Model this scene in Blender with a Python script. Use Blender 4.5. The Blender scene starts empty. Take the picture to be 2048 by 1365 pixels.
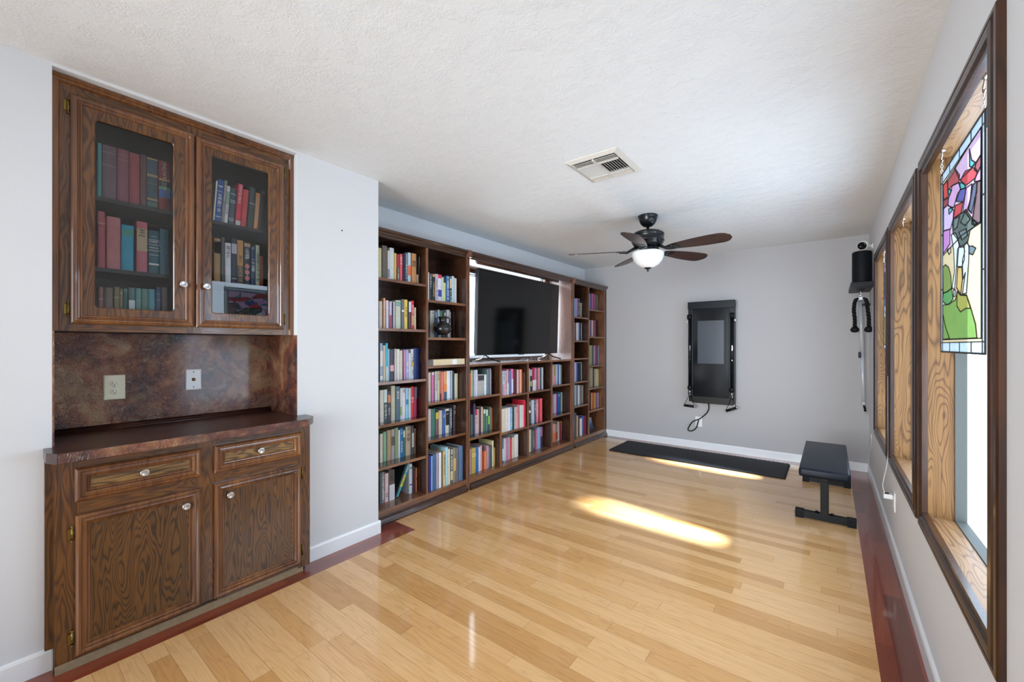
import bpy, bmesh, math, random
from mathutils import Vector, Matrix
random.seed(7)
SC = bpy.context.scene
COL = SC.collection
PI = math.pi

# ------------------------------------------------------------------ camera, world, lights, exposure
F_PX, CX, CY, EYE = 830.0, 1024.0, 691.5, 1.30
TH = math.atan(637.0 / 830.0)
ST, CT = math.sin(TH), math.cos(TH)
cam = bpy.data.cameras.new('camera')
cam.sensor_width = 36.0
cam.lens = F_PX / 2048 * 36.0
cam.shift_y = 9.0 / 2048
cam.clip_start = 0.02
camo = bpy.data.objects.new('camera', cam)
COL.objects.link(camo)
camo.location = (0, 0, EYE)
camo.rotation_euler = (PI / 2, 0, TH)
SC.camera = camo

w = bpy.data.worlds.new('world')
SC.world = w
w.use_nodes = True
bg = w.node_tree.nodes['Background']
bg.inputs[0].default_value = (0.82, 0.91, 1.0, 1)
bg.inputs[1].default_value = 0.5

def light(name, kind, loc, rot, energy, color=(1, 1, 1), **kw):
    l = bpy.data.lights.new(name, kind)
    l.energy = energy
    l.color = color
    for k, v in kw.items():
        setattr(l, k, v)
    o = bpy.data.objects.new(name, l)
    COL.objects.link(o)
    o.location = loc
    o.rotation_euler = rot
    return o

# low sun from outside the right-hand windows
sun = light('sun', 'SUN', (4, 2, 4), (0, 0, 0), 70.0, (0.88, 0.94, 1.0), angle=math.radians(7))
sun.rotation_euler = Vector((-1.5, 0.14, -1.30)).to_track_quat('-Z', 'Y').to_euler()
# added fill lamp behind the camera, standing for daylight from the unseen house
light('rear_fill', 'AREA', (-1.0, -1.95, 1.35), (PI / 2, 0, 0), 52.0, (0.88, 0.94, 1.0), shape='RECTANGLE', size=2.2, size_y=1.9, spread=math.radians(80))
SC.view_settings.view_transform = 'Standard'
SC.view_settings.look = 'None'
SC.view_settings.gamma = 1.0
SC.view_settings.use_curve_mapping = False
SC.view_settings.exposure = 0.08

# ------------------------------------------------------------------ measuring helpers (photo pixel -> point on a real plane)
def onx(px, py, X):
    u = (px - CX) / F_PX
    y = (CT * X + u * ST * X) / (u * CT - ST)
    D = -ST * X + CT * y
    return y, EYE + (CY - py) * D / F_PX

# ------------------------------------------------------------------ materials
def lin(h):
    if isinstance(h, (tuple, list)):
        return tuple(h[:3]) + (1,)
    h = h.lstrip('#')
    c = [int(h[i:i + 2], 16) / 255 for i in (0, 2, 4)]
    return tuple(x / 12.92 if x <= .04045 else ((x + .055) / 1.055) ** 2.4 for x in c) + (1,)

class NT:
    def __init__(s, name):
        s.m = bpy.data.materials.new(name)
        s.m.use_nodes = True
        s.t = s.m.node_tree
        s.b = s.t.nodes['Principled BSDF']
        s.out = s.t.nodes['Material Output']
    def n(s, typ, **kw):
        nd = s.t.nodes.new(typ)
        for k, v in kw.items():
            if k.startswith('i_'):
                nd.inputs[k[2:].replace('_', ' ')].default_value = v
            else:
                setattr(nd, k, v)
        return nd
    def l(s, a, b):
        s.t.links.new(a, b)
    def coord(s, kind='Object', scale=(1, 1, 1), rnd=False):
        tc = s.n('ShaderNodeTexCoord')
        mp = s.n('ShaderNodeMapping')
        mp.inputs['Scale'].default_value = scale
        s.l(tc.outputs[kind], mp.inputs['Vector'])
        return mp.outputs[0]
    def ramp(s, fac, stops):
        r = s.n('ShaderNodeValToRGB')
        e = r.color_ramp.elements
        while len(e) < len(stops):
            e.new(0.5)
        for i, (p, c) in enumerate(stops):
            e[i].position = p
            e[i].color = lin(c)
        s.l(fac, r.inputs[0])
        return r.outputs[0]
    def noise(s, vec, scale, detail=3, dist=0.0, rough=.55):
        nd = s.n('ShaderNodeTexNoise')
        nd.inputs['Scale'].default_value = scale
        nd.inputs['Detail'].default_value = detail
        nd.inputs['Roughness'].default_value = rough
        nd.inputs['Distortion'].default_value = dist
        if vec is not None:
            s.l(vec, nd.inputs['Vector'])
        return nd.outputs['Fac']
    def math(s, op, a, b=None, c=None):
        nd = s.n('ShaderNodeMath', operation=op)
        for i, v in enumerate((a, b, c)):
            if v is None: continue
            if isinstance(v, (int, float)):
                nd.inputs[i].default_value = v
            else:
                s.l(v, nd.inputs[i])
        return nd.outputs[0]
    def mix(s, fac, a, b, mode='MIX'):
        nd = s.n('ShaderNodeMix', data_type='RGBA', blend_type=mode)
        for k, v in ((0, fac), (6, a), (7, b)):
            if isinstance(v, (int, float)):
                nd.inputs[k].default_value = v
            elif isinstance(v, (tuple, str, list)):
                nd.inputs[k].default_value = lin(v)
            else:
                s.l(v, nd.inputs[k])
        return nd.outputs[2]
    def bump(s, h, strength=.3, dist=.01):
        b = s.n('ShaderNodeBump')
        b.inputs['Strength'].default_value = strength
        b.inputs['Distance'].default_value = dist
        s.l(h, b.inputs['Height'])
        s.l(b.outputs[0], s.b.inputs['Normal'])
    def setp(s, color=None, rough=.5, metal=0, coat=0, coat_rough=.1, spec=.5, ior=1.5):
        if color is not None:
            if isinstance(color, (tuple, str)):
                s.b.inputs['Base Color'].default_value = lin(color)
            else:
                s.l(color, s.b.inputs['Base Color'])
        s.b.inputs['Roughness'].default_value = rough
        s.b.inputs['Metallic'].default_value = metal
        s.b.inputs['Coat Weight'].default_value = coat
        s.b.inputs['Coat Roughness'].default_value = coat_rough
        s.b.inputs['Specular IOR Level'].default_value = spec
        s.b.inputs['IOR'].default_value = ior
        return s.m

def flat(name, color, rough=.5, metal=0, coat=0, var=.08, vscale=30, **kw):
    t = NT(name)
    nz = t.noise(t.coord(), vscale, 4)
    c = t.mix(t.math('MULTIPLY', nz, var * 2), lin(color), tuple(x * .6 for x in lin(color)[:3]))
    return t.setp(c, rough, metal, coat, **kw)

def wood(name, dark, mid, light, axis='z', scale=1.0, rings=16, rough=.35, coat=.4, coat_rough=.08, amount=.7, spec=.5, lo=.0, bumpy=.12, p1=.35, p2=.75):
    """contour-line (cathedral) grain stretched along an axis plus fine pores"""
    t = NT(name)
    tc = t.n('ShaderNodeTexCoord')
    oi = t.n('ShaderNodeObjectInfo')
    add = t.n('ShaderNodeVectorMath', operation='ADD')
    t.l(tc.outputs['Object'], add.inputs[0])
    rv = t.n('ShaderNodeCombineXYZ')
    r10 = t.math('MULTIPLY', oi.outputs['Random'], 7.0)
    for i in range(3): t.l(r10, rv.inputs[i])
    t.l(rv.outputs[0], add.inputs[1])
    long_, cross = 1.7 * scale, 11.0 * scale
    s = {'x': (long_, cross, cross), 'y': (cross, long_, cross), 'z': (cross, cross, long_)}[axis]
    mp = t.n('ShaderNodeMapping'); mp.inputs['Scale'].default_value = s
    t.l(add.outputs[0], mp.inputs['Vector'])
    nz = t.noise(mp.outputs[0], 1.0, 2.0, .25, .45)
    line = t.math('PINGPONG', t.math('MULTIPLY', nz, float(rings)), 0.5)
    line = t.math('MULTIPLY', line, 2.0)
    s2 = {'x': (3, 160, 160), 'y': (160, 3, 160), 'z': (160, 160, 3)}[axis]
    mp2 = t.n('ShaderNodeMapping'); mp2.inputs['Scale'].default_value = s2
    t.l(add.outputs[0], mp2.inputs['Vector'])
    fine = t.noise(mp2.outputs[0], 1.0, 3, 0, .6)
    big = t.noise(mp.outputs[0], .45, 2)
    base = t.ramp(big, [(.3, dark), (.5, mid), (.72, light)])
    lines = t.ramp(line, [(lo, dark), (p1, mid), (p2, light)])
    c = t.mix(amount, base, lines)
    c = t.mix(.55, c, t.ramp(fine, [(.3, (.42, .33, .25)), (.55, (1, 1, 1))]), 'MULTIPLY')
    if bumpy:
        t.bump(t.math('ADD', t.math('MULTIPLY', line, .4), fine), bumpy, .002)
    return t.setp(c, rough, 0, coat, coat_rough, spec)

M = {}
def mk_walls():
    t = NT('wall_paint')
    nz = t.noise(t.coord(), 60, 3)
    t.bump(nz, .06, .004)
    M['wall'] = t.setp('D8DADD', .75, spec=.3)
    t = NT('dim_wall_paint')  # wall paint with the end wall's dimmer light put into its colour
    t.bump(t.noise(t.coord(), 60, 3), .06, .004)
    M['wall_dim'] = t.setp('B2B1B2', .7, spec=.3)
    t = NT('ceiling_texture')
    v = t.coord()
    d = t.noise(v, 5, 2)
    a = t.noise(v, 34, 5, 1.6, .62)
    b = t.noise(v, 90, 3, .4)
    rid = t.math('SUBTRACT', 1.0, t.math('ABSOLUTE', t.math('MULTIPLY', t.math('SUBTRACT', a, .5), 6.0)))
    rid = t.math('MAXIMUM', rid, 0.0)
    msk = t.ramp(t.noise(v, 13, 3), [(.44, (.08, .08, .08)), (.62, (1, 1, 1))])
    h = t.math('ADD', t.math('MULTIPLY', rid, msk), t.math('MULTIPLY', b, .22))
    t.bump(h, .30, .006)
    M['ceiling'] = t.setp('E3E7E9', .85, spec=.2)
    M['white_trim'] = flat('white_trim_paint', 'EEF0F2', .3, coat=.25, var=.02)
mk_walls()

def mk_floor():
    for name, w_, L_, light_, mid_, dark_, swap in (('floor_planks', .0735, .95, 'E8BA82', 'E0AE72', 'CE9A5E', False), ('border_planks', .0735, .7, '8C3C24', '7C321C', '682816', False), ('border_planks_long', .0735, .7, '8C3C24', '7C321C', '682816', True)):
        t = NT(name)
        tc = t.n('ShaderNodeTexCoord')
        sp = t.n('ShaderNodeSeparateXYZ')
        t.l(tc.outputs['Object'], sp.inputs[0])
        along, across = (sp.outputs[0], sp.outputs[1]) if not swap else (sp.outputs[1], sp.outputs[0])
        ya = t.math('DIVIDE', t.math('ADD', across, 10.0), w_)
        row = t.math('FLOOR', ya)
        wn = t.n('ShaderNodeTexWhiteNoise', noise_dimensions='1D'); t.l(row, wn.inputs['W'])
        wn2 = t.n('ShaderNodeTexWhiteNoise', noise_dimensions='1D'); t.l(t.math('ADD', row, 91.7), wn2.inputs['W'])
        ln = t.math('ADD', L_ * .6, t.math('MULTIPLY', wn2.outputs[0], L_ * .8))
        xa = t.math('DIVIDE', t.math('ADD', t.math('ADD', along, 20.0), t.math('MULTIPLY', wn.outputs[0], 3.0)), ln)
        col = t.math('FLOOR', xa)
        cv = t.n('ShaderNodeCombineXYZ'); t.l(row, cv.inputs[0]); t.l(col, cv.inputs[1])
        wn3 = t.n('ShaderNodeTexWhiteNoise', noise_dimensions='3D'); t.l(cv.outputs[0], wn3.inputs['Vector'])
        rnd = wn3.outputs['Value']
        base = t.ramp(rnd, [(0, dark_), (.3, mid_), (.7, light_), (1, light_)])
        # grain
        mp = t.n('ShaderNodeMapping')
        mp.inputs['Scale'].default_value = (1.5, 14, 1) if not swap else (14, 1.5, 1)
        t.l(tc.outputs['Object'], mp.inputs['Vector'])
        off = t.n('ShaderNodeVectorMath', operation='ADD'); t.l(mp.outputs[0], off.inputs[0])
        sc = t.n('ShaderNodeVectorMath', operation='SCALE'); sc.inputs['Scale'].default_value = 9.0
        t.l(wn3.outputs['Color'], sc.inputs[0]); t.l(sc.outputs[0], off.inputs[1])
        nz = t.noise(off.outputs[0], 1.0, 2, .3)
        ln2 = t.math('MULTIPLY', t.math('PINGPONG', t.math('MULTIPLY', nz, 11.0), .5), 2.0)
        g = t.ramp(ln2, [(.0, (.80, .74, .66)), (.35, (1, 1, 1))])
        mp3 = t.n('ShaderNodeMapping')
        mp3.inputs['Scale'].default_value = (4, 190, 1) if not swap else (190, 4, 1)
        t.l(tc.outputs['Object'], mp3.inputs['Vector'])
        fine = t.noise(mp3.outputs[0], 1.0, 2)
        c = t.mix(.55, base, g, 'MULTIPLY')
        c = t.mix(.5, c, t.ramp(fine, [(.35, (.8, .74, .66)), (.6, (1, 1, 1))]), 'MULTIPLY')
        # seams
        fy = t.math('FRACT', ya); fx = t.math('FRACT', xa)
        ey = t.math('MINIMUM', fy, t.math('SUBTRACT', 1.0, fy))
        ex = t.math('MULTIPLY', t.math('MINIMUM', fx, t.math('SUBTRACT', 1.0, fx)), 12.0)
        e = t.math('MINIMUM', ey, ex)
        seam = t.ramp(e, [(0, (.45, .35, .27)), (.022, (1, 1, 1))])
        c = t.mix(.75, c, seam, 'MULTIPLY')
        t.bump(t.ramp(e, [(0, (0, 0, 0)), (.03, (1, 1, 1))]), .08, .002)
        t.setp(c, .3, 0, .8, .07, .5)
        M[name] = t.m
mk_floor()

M['cab'] = wood('cabinet_walnut', '28150A', '543013', '784C1E', 'z', 1.3, 15, .3, .6, .12, .6)
M['cab_y'] = wood('cabinet_walnut_rail', '28150A', '543013', '784C1E', 'y', 1.3, 15, .3, .6, .12, .6)
M['cab_panel'] = wood('cabinet_door_panel', '24150A', '4C2F14', '70491E', 'z', 1.0, 26, .36, .4, .15, .7, p1=.28, p2=.65)
M['cab_panel_y'] = wood('cabinet_drawer_panel', '33240F', '644A26', '94703C', 'y', 1.2, 20, .38, .35, .15, .85)
M['cab_mold'] = wood('cabinet_moulding', '46260F', '6C4020', '8A5A2E', 'z', 1.0, 6, .24, .8, .06, .25)
M['cab_in'] = flat('cabinet_interior', '2A2220', .5, var=.01)
M['case'] = wood('bookcase_walnut', '1E110B', '3A2216', '5A3824', 'z', 1.2, 12, .3, .5, .1, .5)
M['case_y'] = wood('bookcase_walnut_board', '24140C', '432819', '6A4228', 'y', 1.2, 9, .22, .7, .06, .4)
M['case_edge'] = wood('bookcase_solid_edge', '4A2C1C', '7A4E32', '9C6C48', 'y', 1.0, 5, .3, .5, .1, .3)
M['case_edge_z'] = wood('bookcase_solid_edge_upright', '4A2C1C', '744A30', '946444', 'z', 1.0, 5, .3, .5, .1, .3)
M['case_mold'] = wood('bookcase_moulding', '2A1811', '3C241A', '4A2E22', 'y', 1.0, 4, .25, .6, .1, .2, bumpy=0)
M['niche_wood'] = wood('niche_gloss_wood', '2E150C', '5A2C1A', '7E4428', 'z', 1.2, 10, .16, 1.0, .05, .4)
M['niche_side'] = wood('niche_satin_wood', '3A2018', '6A3A28', '8E5A40', 'z', 1.2, 10, .4, 1.0, .42, .4, spec=1.0)
M['niche_side'].node_tree.nodes['Principled BSDF'].inputs['Coat IOR'].default_value = 2.2
M['niche_wood_y'] = wood('niche_gloss_shelf', '2E1A10', '55301E', '7E4C30', 'y', 1.2, 8, .14, 1.0, .05, .4)
M['ply'] = wood('window_plywood', '361F0C', '5E3E1A', '7A5730', 'z', .8, 30, .5, .0, .2, .62, lo=.0, spec=.25, p1=.2, p2=.5)
M['ply_y'] = wood('window_plywood_sill', '523620', '7C5A38', '96724E', 'y', .8, 28, .48, .05, .2, .6, lo=.0, spec=.3, p1=.18, p2=.45)
M['wtrim'] = wood('window_trim_walnut', '1E0F08', '361E0E', '4A2A16', 'z', 1.2, 6, .34, .2, .12, .3, spec=.3)
M['blade'] = wood('fan_blade_walnut', '1C0E0A', '361E16', '46281E', 'x', 1.6, 8, .4, .2, .2, .5)

def mk_laminate():
    t = NT('mottled_laminate')
    v = t.coord()
    a = t.noise(v, 3.2, 4, 1.2, .6)
    b = t.noise(v, 11, 3, .6)
    c1 = t.ramp(a, [(.36, '2A1A22'), (.46, '5C2E22'), (.54, '8A4A28'), (.62, 'A07C58')])
    c2 = t.ramp(b, [(.38, '35242E'), (.52, '6A4636'), (.66, 'A07C60')])
    c = t.mix(.42, c1, c2)
    nd = t.n('ShaderNodeTexNoise')
    nd.inputs['Scale'].default_value = 48; nd.inputs['Detail'].default_value = 3; nd.inputs['Distortion'].default_value = 2.2
    t.l(v, nd.inputs['Vector'])
    t.bump(nd.outputs['Fac'], 1.0, .008)
    M['lam'] = t.setp(c, .25, 0, .5, .12)
    t = NT('counter_laminate')
    v = t.coord()
    a = t.noise(v, 4, 4, 1.0, .6)
    c = t.ramp(a, [(.3, '22130F'), (.5, '3C2018'), (.7, '5E3A2A')])
    t.bump(t.noise(v, 70, 3, 2.0), .25, .003)
    M['lam_top'] = t.setp(c, .3, 0, .3, .15)
mk_laminate()
M['tan_edge'] = flat('raw_plywood_edge', 'A08A6C', .8, var=.6, vscale=40)
M['brass'] = flat('aged_brass', '8A7440', .35, 1.0)
M['nickel'] = flat('brushed_nickel', 'C8C8C8', .28, 1.0)
M['chrome'] = flat('chrome', 'DADADA', .12, 1.0)
M['ivory'] = flat('ivory_plastic', 'E6DFC4', .35, var=.02)
M['wplastic'] = flat('white_plastic', 'E9E9EA', .35, var=.02)
M['dark_hole'] = flat('dark_slot', '15120F', .7)
M['black'] = flat('black_satin', '0D0F12', .4, var=.05, spec=.2)
M['black_metal'] = flat('black_powder_metal', '08090B', .45, 0, 0, spec=.2)
M['black_mesh'] = flat('black_speaker_fabric', '0C1016', .6, spec=.2)
M['vinyl'] = flat('black_vinyl', '0C1420', .42, 0, .05, spec=.2)
M['rubber'] = flat('black_foam_rubber', '0E1116', .55, spec=.2)
M['bronze'] = flat('dark_bronze', '15181B', .32, .5, .3)
M['opal'] = flat('opal_glass', 'F2F4F5', .25, 0, .4, var=.01)
M['screen'] = flat('television_screen', '050505', .1, 0, 0, var=.02, spec=.42)
M['bezel'] = flat('television_bezel', '0E0F11', .4)
M['mblue'] = flat('anthracite_metal', '0A1218', .3, .1, 0, spec=.2)
M['mglass'] = flat('machine_glass', '0A0D12', .12, 0, 0, spec=.25)
M['mscreen'] = flat('machine_screen', '3E464F', .2, 0, 0, spec=.3)
M['mbrown'] = flat('machine_lower_panel', '1C1816', .35, spec=.2)
M['grey_metal'] = flat('grey_window_metal', '4C4E4A', .6, 0, spec=.2)
M['vent_white'] = flat('vent_enamel', 'D4D0C8', .45, var=.15)
M['paper'] = flat('book_pages', 'D8CFBC', .8, var=.3, vscale=200)
M['lead'] = flat('lead_came', '23211F', .45, .6)
M['clay'] = flat('black_pottery', '18181A', .28, 0, .25)
M['cream_box'] = flat('cream_cardboard', 'D8C6A2', .7)
M['grey_card'] = flat('grey_cardboard', '6C6664', .7)
M['bar_white'] = flat('white_enamel_tube', 'CDD2D8', .3, .2, .3)

def emit(name, color, s, mixc='FFFFFF'):
    t = NT(name)
    nz = t.noise(t.coord(), 1.5, 2)
    c = t.mix(t.math('MULTIPLY', nz, .12), lin(color), lin(mixc))
    t.l(c, t.b.inputs['Emission Color'])
    t.b.inputs['Emission Strength'].default_value = s
    return t.setp(color, .35)
M['pane'] = emit('frosted_daylight_glass', 'C6DCF2', 7.2)
M['pane_niche'] = emit('frosted_back_window_glass', 'DCEAF6', 8.0)

def mk_glass():
    t = NT('cabinet_glass')
    tr = t.n('ShaderNodeBsdfTransparent'); tr.inputs[0].default_value = (.96, .97, .97, 1)
    gl = t.n('ShaderNodeBsdfGlossy'); gl.inputs['Roughness'].default_value = .015
    fr = t.n('ShaderNodeFresnel'); fr.inputs['IOR'].default_value = 1.65
    nz = t.noise(t.coord(scale=(1, 1, 2)), 4, 2)
    bp = t.n('ShaderNodeBump'); bp.inputs['Strength'].default_value = .02; bp.inputs['Distance'].default_value = .01
    t.l(nz, bp.inputs['Height']); 
    mx = t.n('ShaderNodeMixShader')
    t.l(fr.outputs[0], mx.inputs[0]); t.l(tr.outputs[0], mx.inputs[1]); t.l(gl.outputs[0], mx.inputs[2])
    t.l(mx.outputs[0], t.out.inputs[0])
    M['cglass'] = t.m
    t = NT('stained_glass')
    at = t.n('ShaderNodeAttribute', attribute_name='Col')
    nz = t.noise(t.coord(), 35, 4, 1.0)
    c = t.mix(1.0, at.outputs['Color'], t.ramp(nz, [(.3, (.82, .82, .82)), (.7, (1, 1, 1))]), 'MULTIPLY')
    c = t.mix(.10, c, (.85, .8, .72))
    tr = t.n('ShaderNodeBsdfTransparent')
    t.l(t.mix(1.0, c, (.27, .27, .27), 'MULTIPLY'), tr.inputs[0])
    tl = t.n('ShaderNodeBsdfTranslucent'); t.l(t.mix(1.0, c, (.6, .6, .6), 'MULTIPLY'), tl.inputs[0])
    gl = t.n('ShaderNodeBsdfGlossy'); gl.inputs['Roughness'].default_value = .15
    gl.inputs[0].default_value = (1, 1, 1, 1)
    m1 = t.n('ShaderNodeMixShader'); m1.inputs[0].default_value = .35
    t.l(tr.outputs[0], m1.inputs[1]); t.l(tl.outputs[0], m1.inputs[2])
    m2 = t.n('ShaderNodeMixShader'); m2.inputs[0].default_value = .04
    t.l(m1.outputs[0], m2.inputs[1]); t.l(gl.outputs[0], m2.inputs[2])
    t.l(m2.outputs[0], t.out.inputs[0])
    M['stained'] = t.m
    # book cloth takes each book's own colour
    t = NT('book_cloth')
    oi = t.n('ShaderNodeObjectInfo')
    v = t.coord(scale=(1, 1, 1))
    nz = t.noise(v, 45, 4, 0, .6)
    c = t.mix(.5, oi.outputs['Color'], t.ramp(nz, [(.3, (.8, .78, .76)), (.62, (1, 1, 1))]), 'MULTIPLY')
    t.bump(t.noise(v, 600, 2), .1, .001)
    M['cloth'] = t.setp(c, .5, 0, .12, .3)
    t = NT('printed_jacket')
    oi = t.n('ShaderNodeObjectInfo')
    M['print'] = t.setp(oi.outputs['Color'], .4, 0, .2, .2)
    t = NT('packed_spines')
    at = t.n('ShaderNodeAttribute', attribute_name='Col')
    nz = t.noise(t.coord(scale=(1, 30, 60)), 3, 3)
    c = t.mix(.5, at.outputs['Color'], t.ramp(nz, [(.35, (.5, .5, .5)), (.6, (1, 1, 1))]), 'MULTIPLY')
    M['packed'] = t.setp(c, .5)
mk_glass()

# ------------------------------------------------------------------ mesh helpers
class B:
    """collects shapes in world space; build() links them as ONE mesh object"""
    def __init__(s):
        s.bm = bmesh.new(); s.mats = []
    def mi(s, m):
        if m is None: return 0
        if m not in s.mats: s.mats.append(m)
        return s.mats.index(m)
    def poly(s, pts, m=None, smooth=False):
        f = s.bm.faces.new([s.bm.verts.new(p) for p in pts])
        f.material_index = s.mi(m); f.smooth = smooth
        return f
    def box(s, x0, x1, y0, y1, z0, z1, m=None, bev=0):
        k = s.mi(m)
        x0, x1 = min(x0, x1), max(x0, x1); y0, y1 = min(y0, y1), max(y0, y1); z0, z1 = min(z0, z1), max(z0, z1)
        vs = [s.bm.verts.new(p) for p in ((x0, y0, z0), (x1, y0, z0), (x1, y1, z0), (x0, y1, z0), (x0, y0, z1), (x1, y0, z1), (x1, y1, z1), (x0, y1, z1))]
        fs = []
        for q in ((0, 3, 2, 1), (4, 5, 6, 7), (0, 1, 5, 4), (1, 2, 6, 5), (2, 3, 7, 6), (3, 0, 4, 7)):
            f = s.bm.faces.new([vs[i] for i in q]); f.material_index = k; fs.append(f)
        if bev > 0:
            es = list({e for f in fs for e in f.edges})
            r = bmesh.ops.bevel(s.bm, geom=es, offset=bev, segments=2, affect='EDGES', profile=.7)
            for f in r['faces']: f.material_index = k
        return s
    def obox(s, c, ax, ay, az, m=None):
        """oriented box: centre, three half-extent vectors"""
        k = s.mi(m); c = Vector(c); ax = Vector(ax); ay = Vector(ay); az = Vector(az)
        vs = [s.bm.verts.new(c + ax * i + ay * j + az * l) for l in (-1, 1) for (i, j) in ((-1, -1), (1, -1), (1, 1), (-1, 1))]
        for q in ((0, 3, 2, 1), (4, 5, 6, 7), (0, 1, 5, 4), (1, 2, 6, 5), (2, 3, 7, 6), (3, 0, 4, 7)):
            s.bm.faces.new([vs[i] for i in q]).material_index = k
        return s
    def extr(s, pts, d, m=None, smooth=False):
        """prism: closed polygon pts extruded by vector d"""
        k = s.mi(m); d = Vector(d)
        a = [s.bm.verts.new(p) for p in pts]; b = [s.bm.verts.new(Vector(p) + d) for p in pts]
        n = len(a)
        s.bm.faces.new(a[::-1]).material_index = k
        s.bm.faces.new(b).material_index = k
        for i in range(n):
            f = s.bm.faces.new((a[i], a[(i + 1) % n], b[(i + 1) % n], b[i])); f.material_index = k; f.smooth = smooth
        return s
    def tube(s, pts, r, m=None, n=10, cap=True):
        k = s.mi(m); pts = [Vector(p) for p in pts]
        rr = r if isinstance(r, (list, tuple)) else [r] * len(pts)
        rings = []
        up = Vector((0, 0, 1))
        prev = None
        for i, p in enumerate(pts):
            d = (pts[min(i + 1, len(pts) - 1)] - pts[max(i - 1, 0)]).normalized()
            if prev is None:
                a = d.cross(up if abs(d.z) < .95 else Vector((1, 0, 0))).normalized()
            else:
                a = (prev - d * prev.dot(d))
                a = a.normalized() if a.length > 1e-6 else d.orthogonal().normalized()
            prev = a
            b_ = d.cross(a)
            rings.append([s.bm.verts.new(p + (a * math.cos(t) + b_ * math.sin(t)) * rr[i]) for t in [2 * PI * j / n for j in range(n)]])
        for i in range(len(rings) - 1):
            for j in range(n):
                f = s.bm.faces.new((rings[i][j], rings[i][(j + 1) % n], rings[i + 1][(j + 1) % n], rings[i + 1][j])); f.smooth = True; f.material_index = k
        if cap:
            s.bm.faces.new(rings[0][::-1]).material_index = k
            s.bm.faces.new(rings[-1]).material_index = k
        return s
    def lathe(s, c, prof, m=None, n=32, axis=(0, 0, 1)):
        """prof: (radius, height) along axis"""
        k = s.mi(m); c = Vector(c); ax = Vector(axis).normalized()
        a = ax.orthogonal().normalized(); b_ = ax.cross(a)
        rings = []
        for r, h in prof:
            if r < 1e-5:
                rings.append([s.bm.verts.new(c + ax * h)])
            else:
                rings.append([s.bm.verts.new(c + ax * h + (a * math.cos(t) + b_ * math.sin(t)) * r) for t in [2 * PI * j / n for j in range(n)]])
        for i in range(len(rings) - 1):
            A, Bq = rings[i], rings[i + 1]
            for j in range(n):
                j2 = (j + 1) % n
                if len(A) == 1 and len(Bq) == 1: continue
                if len(A) == 1: vs = (A[0], Bq[j2], Bq[j])
                elif len(Bq) == 1: vs = (A[j], A[j2], Bq[0])
                else: vs = (A[j], A[j2], Bq[j2], Bq[j])
                f = s.bm.faces.new(vs); f.smooth = True; f.material_index = k
        if len(rings[0]) > 1: s.bm.faces.new(rings[0][::-1]).material_index = k
        if len(rings[-1]) > 1: s.bm.faces.new(rings[-1]).material_index = k
        return s
    def rings(s, P, u0, u1, v0, v1, prof, m=None, fill=False, back=None):
        """mitred moulded frame. P(u,v,h)->point; prof: (inset, height, corner radius)"""
        k = s.mi(m); R = []
        for pr in prof:
            ins, h = pr[0], pr[1]; r = pr[2] if len(pr) > 2 else .0005
            a0, a1, b0, b1 = u0 + ins, u1 - ins, v0 + ins, v1 - ins
            ring = []
            for (cu, cv, t0) in ((a1 - r, b1 - r, 0), (a0 + r, b1 - r, PI / 2), (a0 + r, b0 + r, PI), (a1 - r, b0 + r, 1.5 * PI)):
                for q in range(4):
                    t = t0 + q * PI / 6
                    ring.append(s.bm.verts.new(P(cu + r * math.cos(t), cv + r * math.sin(t), h)))
            R.append(ring)
        n = 16
        for i in range(len(R) - 1):
            for j in range(n):
                f = s.bm.faces.new((R[i][j], R[i][(j + 1) % n], R[i + 1][(j + 1) % n], R[i + 1][j])); f.material_index = k
        if fill: s.bm.faces.new(R[-1]).material_index = k
        return s
    def build(s, name, m=None, parent=None, loc=None, label=None, smooth=False, color=None):
        me = bpy.data.meshes.new(name)
        bmesh.ops.recalc_face_normals(s.bm, faces=s.bm.faces)
        o = bpy.data.objects.new(name, me)
        COL.objects.link(o)
        base = Vector((0, 0, 0))
        if parent is not None:
            base = parent_world(parent)
        off = Vector(loc) if loc is not None else base
        if loc is None and parent is None: off = Vector((0, 0, 0))
        bmesh.ops.translate(s.bm, vec=-off, verts=s.bm.verts)
        s.bm.to_mesh(me); s.bm.free()
        if s.mats:
            for q in s.mats: me.materials.append(M[q] if isinstance(q, str) else q)
        elif m is not None:
            me.materials.append(M[m] if isinstance(m, str) else m)
        if parent is not None:
            o.parent = parent
            o.location = off - base
        else:
            o.location = off
        if label: o['label'] = label
        if color is not None: o.color = lin(color)
        if smooth:
            for p in me.polygons: p.use_smooth = True
        return o

def parent_world(p):
    v = Vector(p.location); q = p.parent
    while q is not None:
        v += Vector(q.location); q = q.parent
    return v

def thing(name, loc, label, cat, group=None):
    o = bpy.data.objects.new(name, None)
    o.empty_display_size = .05
    COL.objects.link(o); o.location = loc
    o['label'] = label; o['category'] = cat
    if group: o['group'] = group
    return o

def tag(o, label, cat, group=None, kind=None):
    o['label'] = label; o['category'] = cat
    if group: o['group'] = group
    if kind: o['kind'] = kind
    return o

def struct(o):
    o['kind'] = 'structure'
    return o

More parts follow.
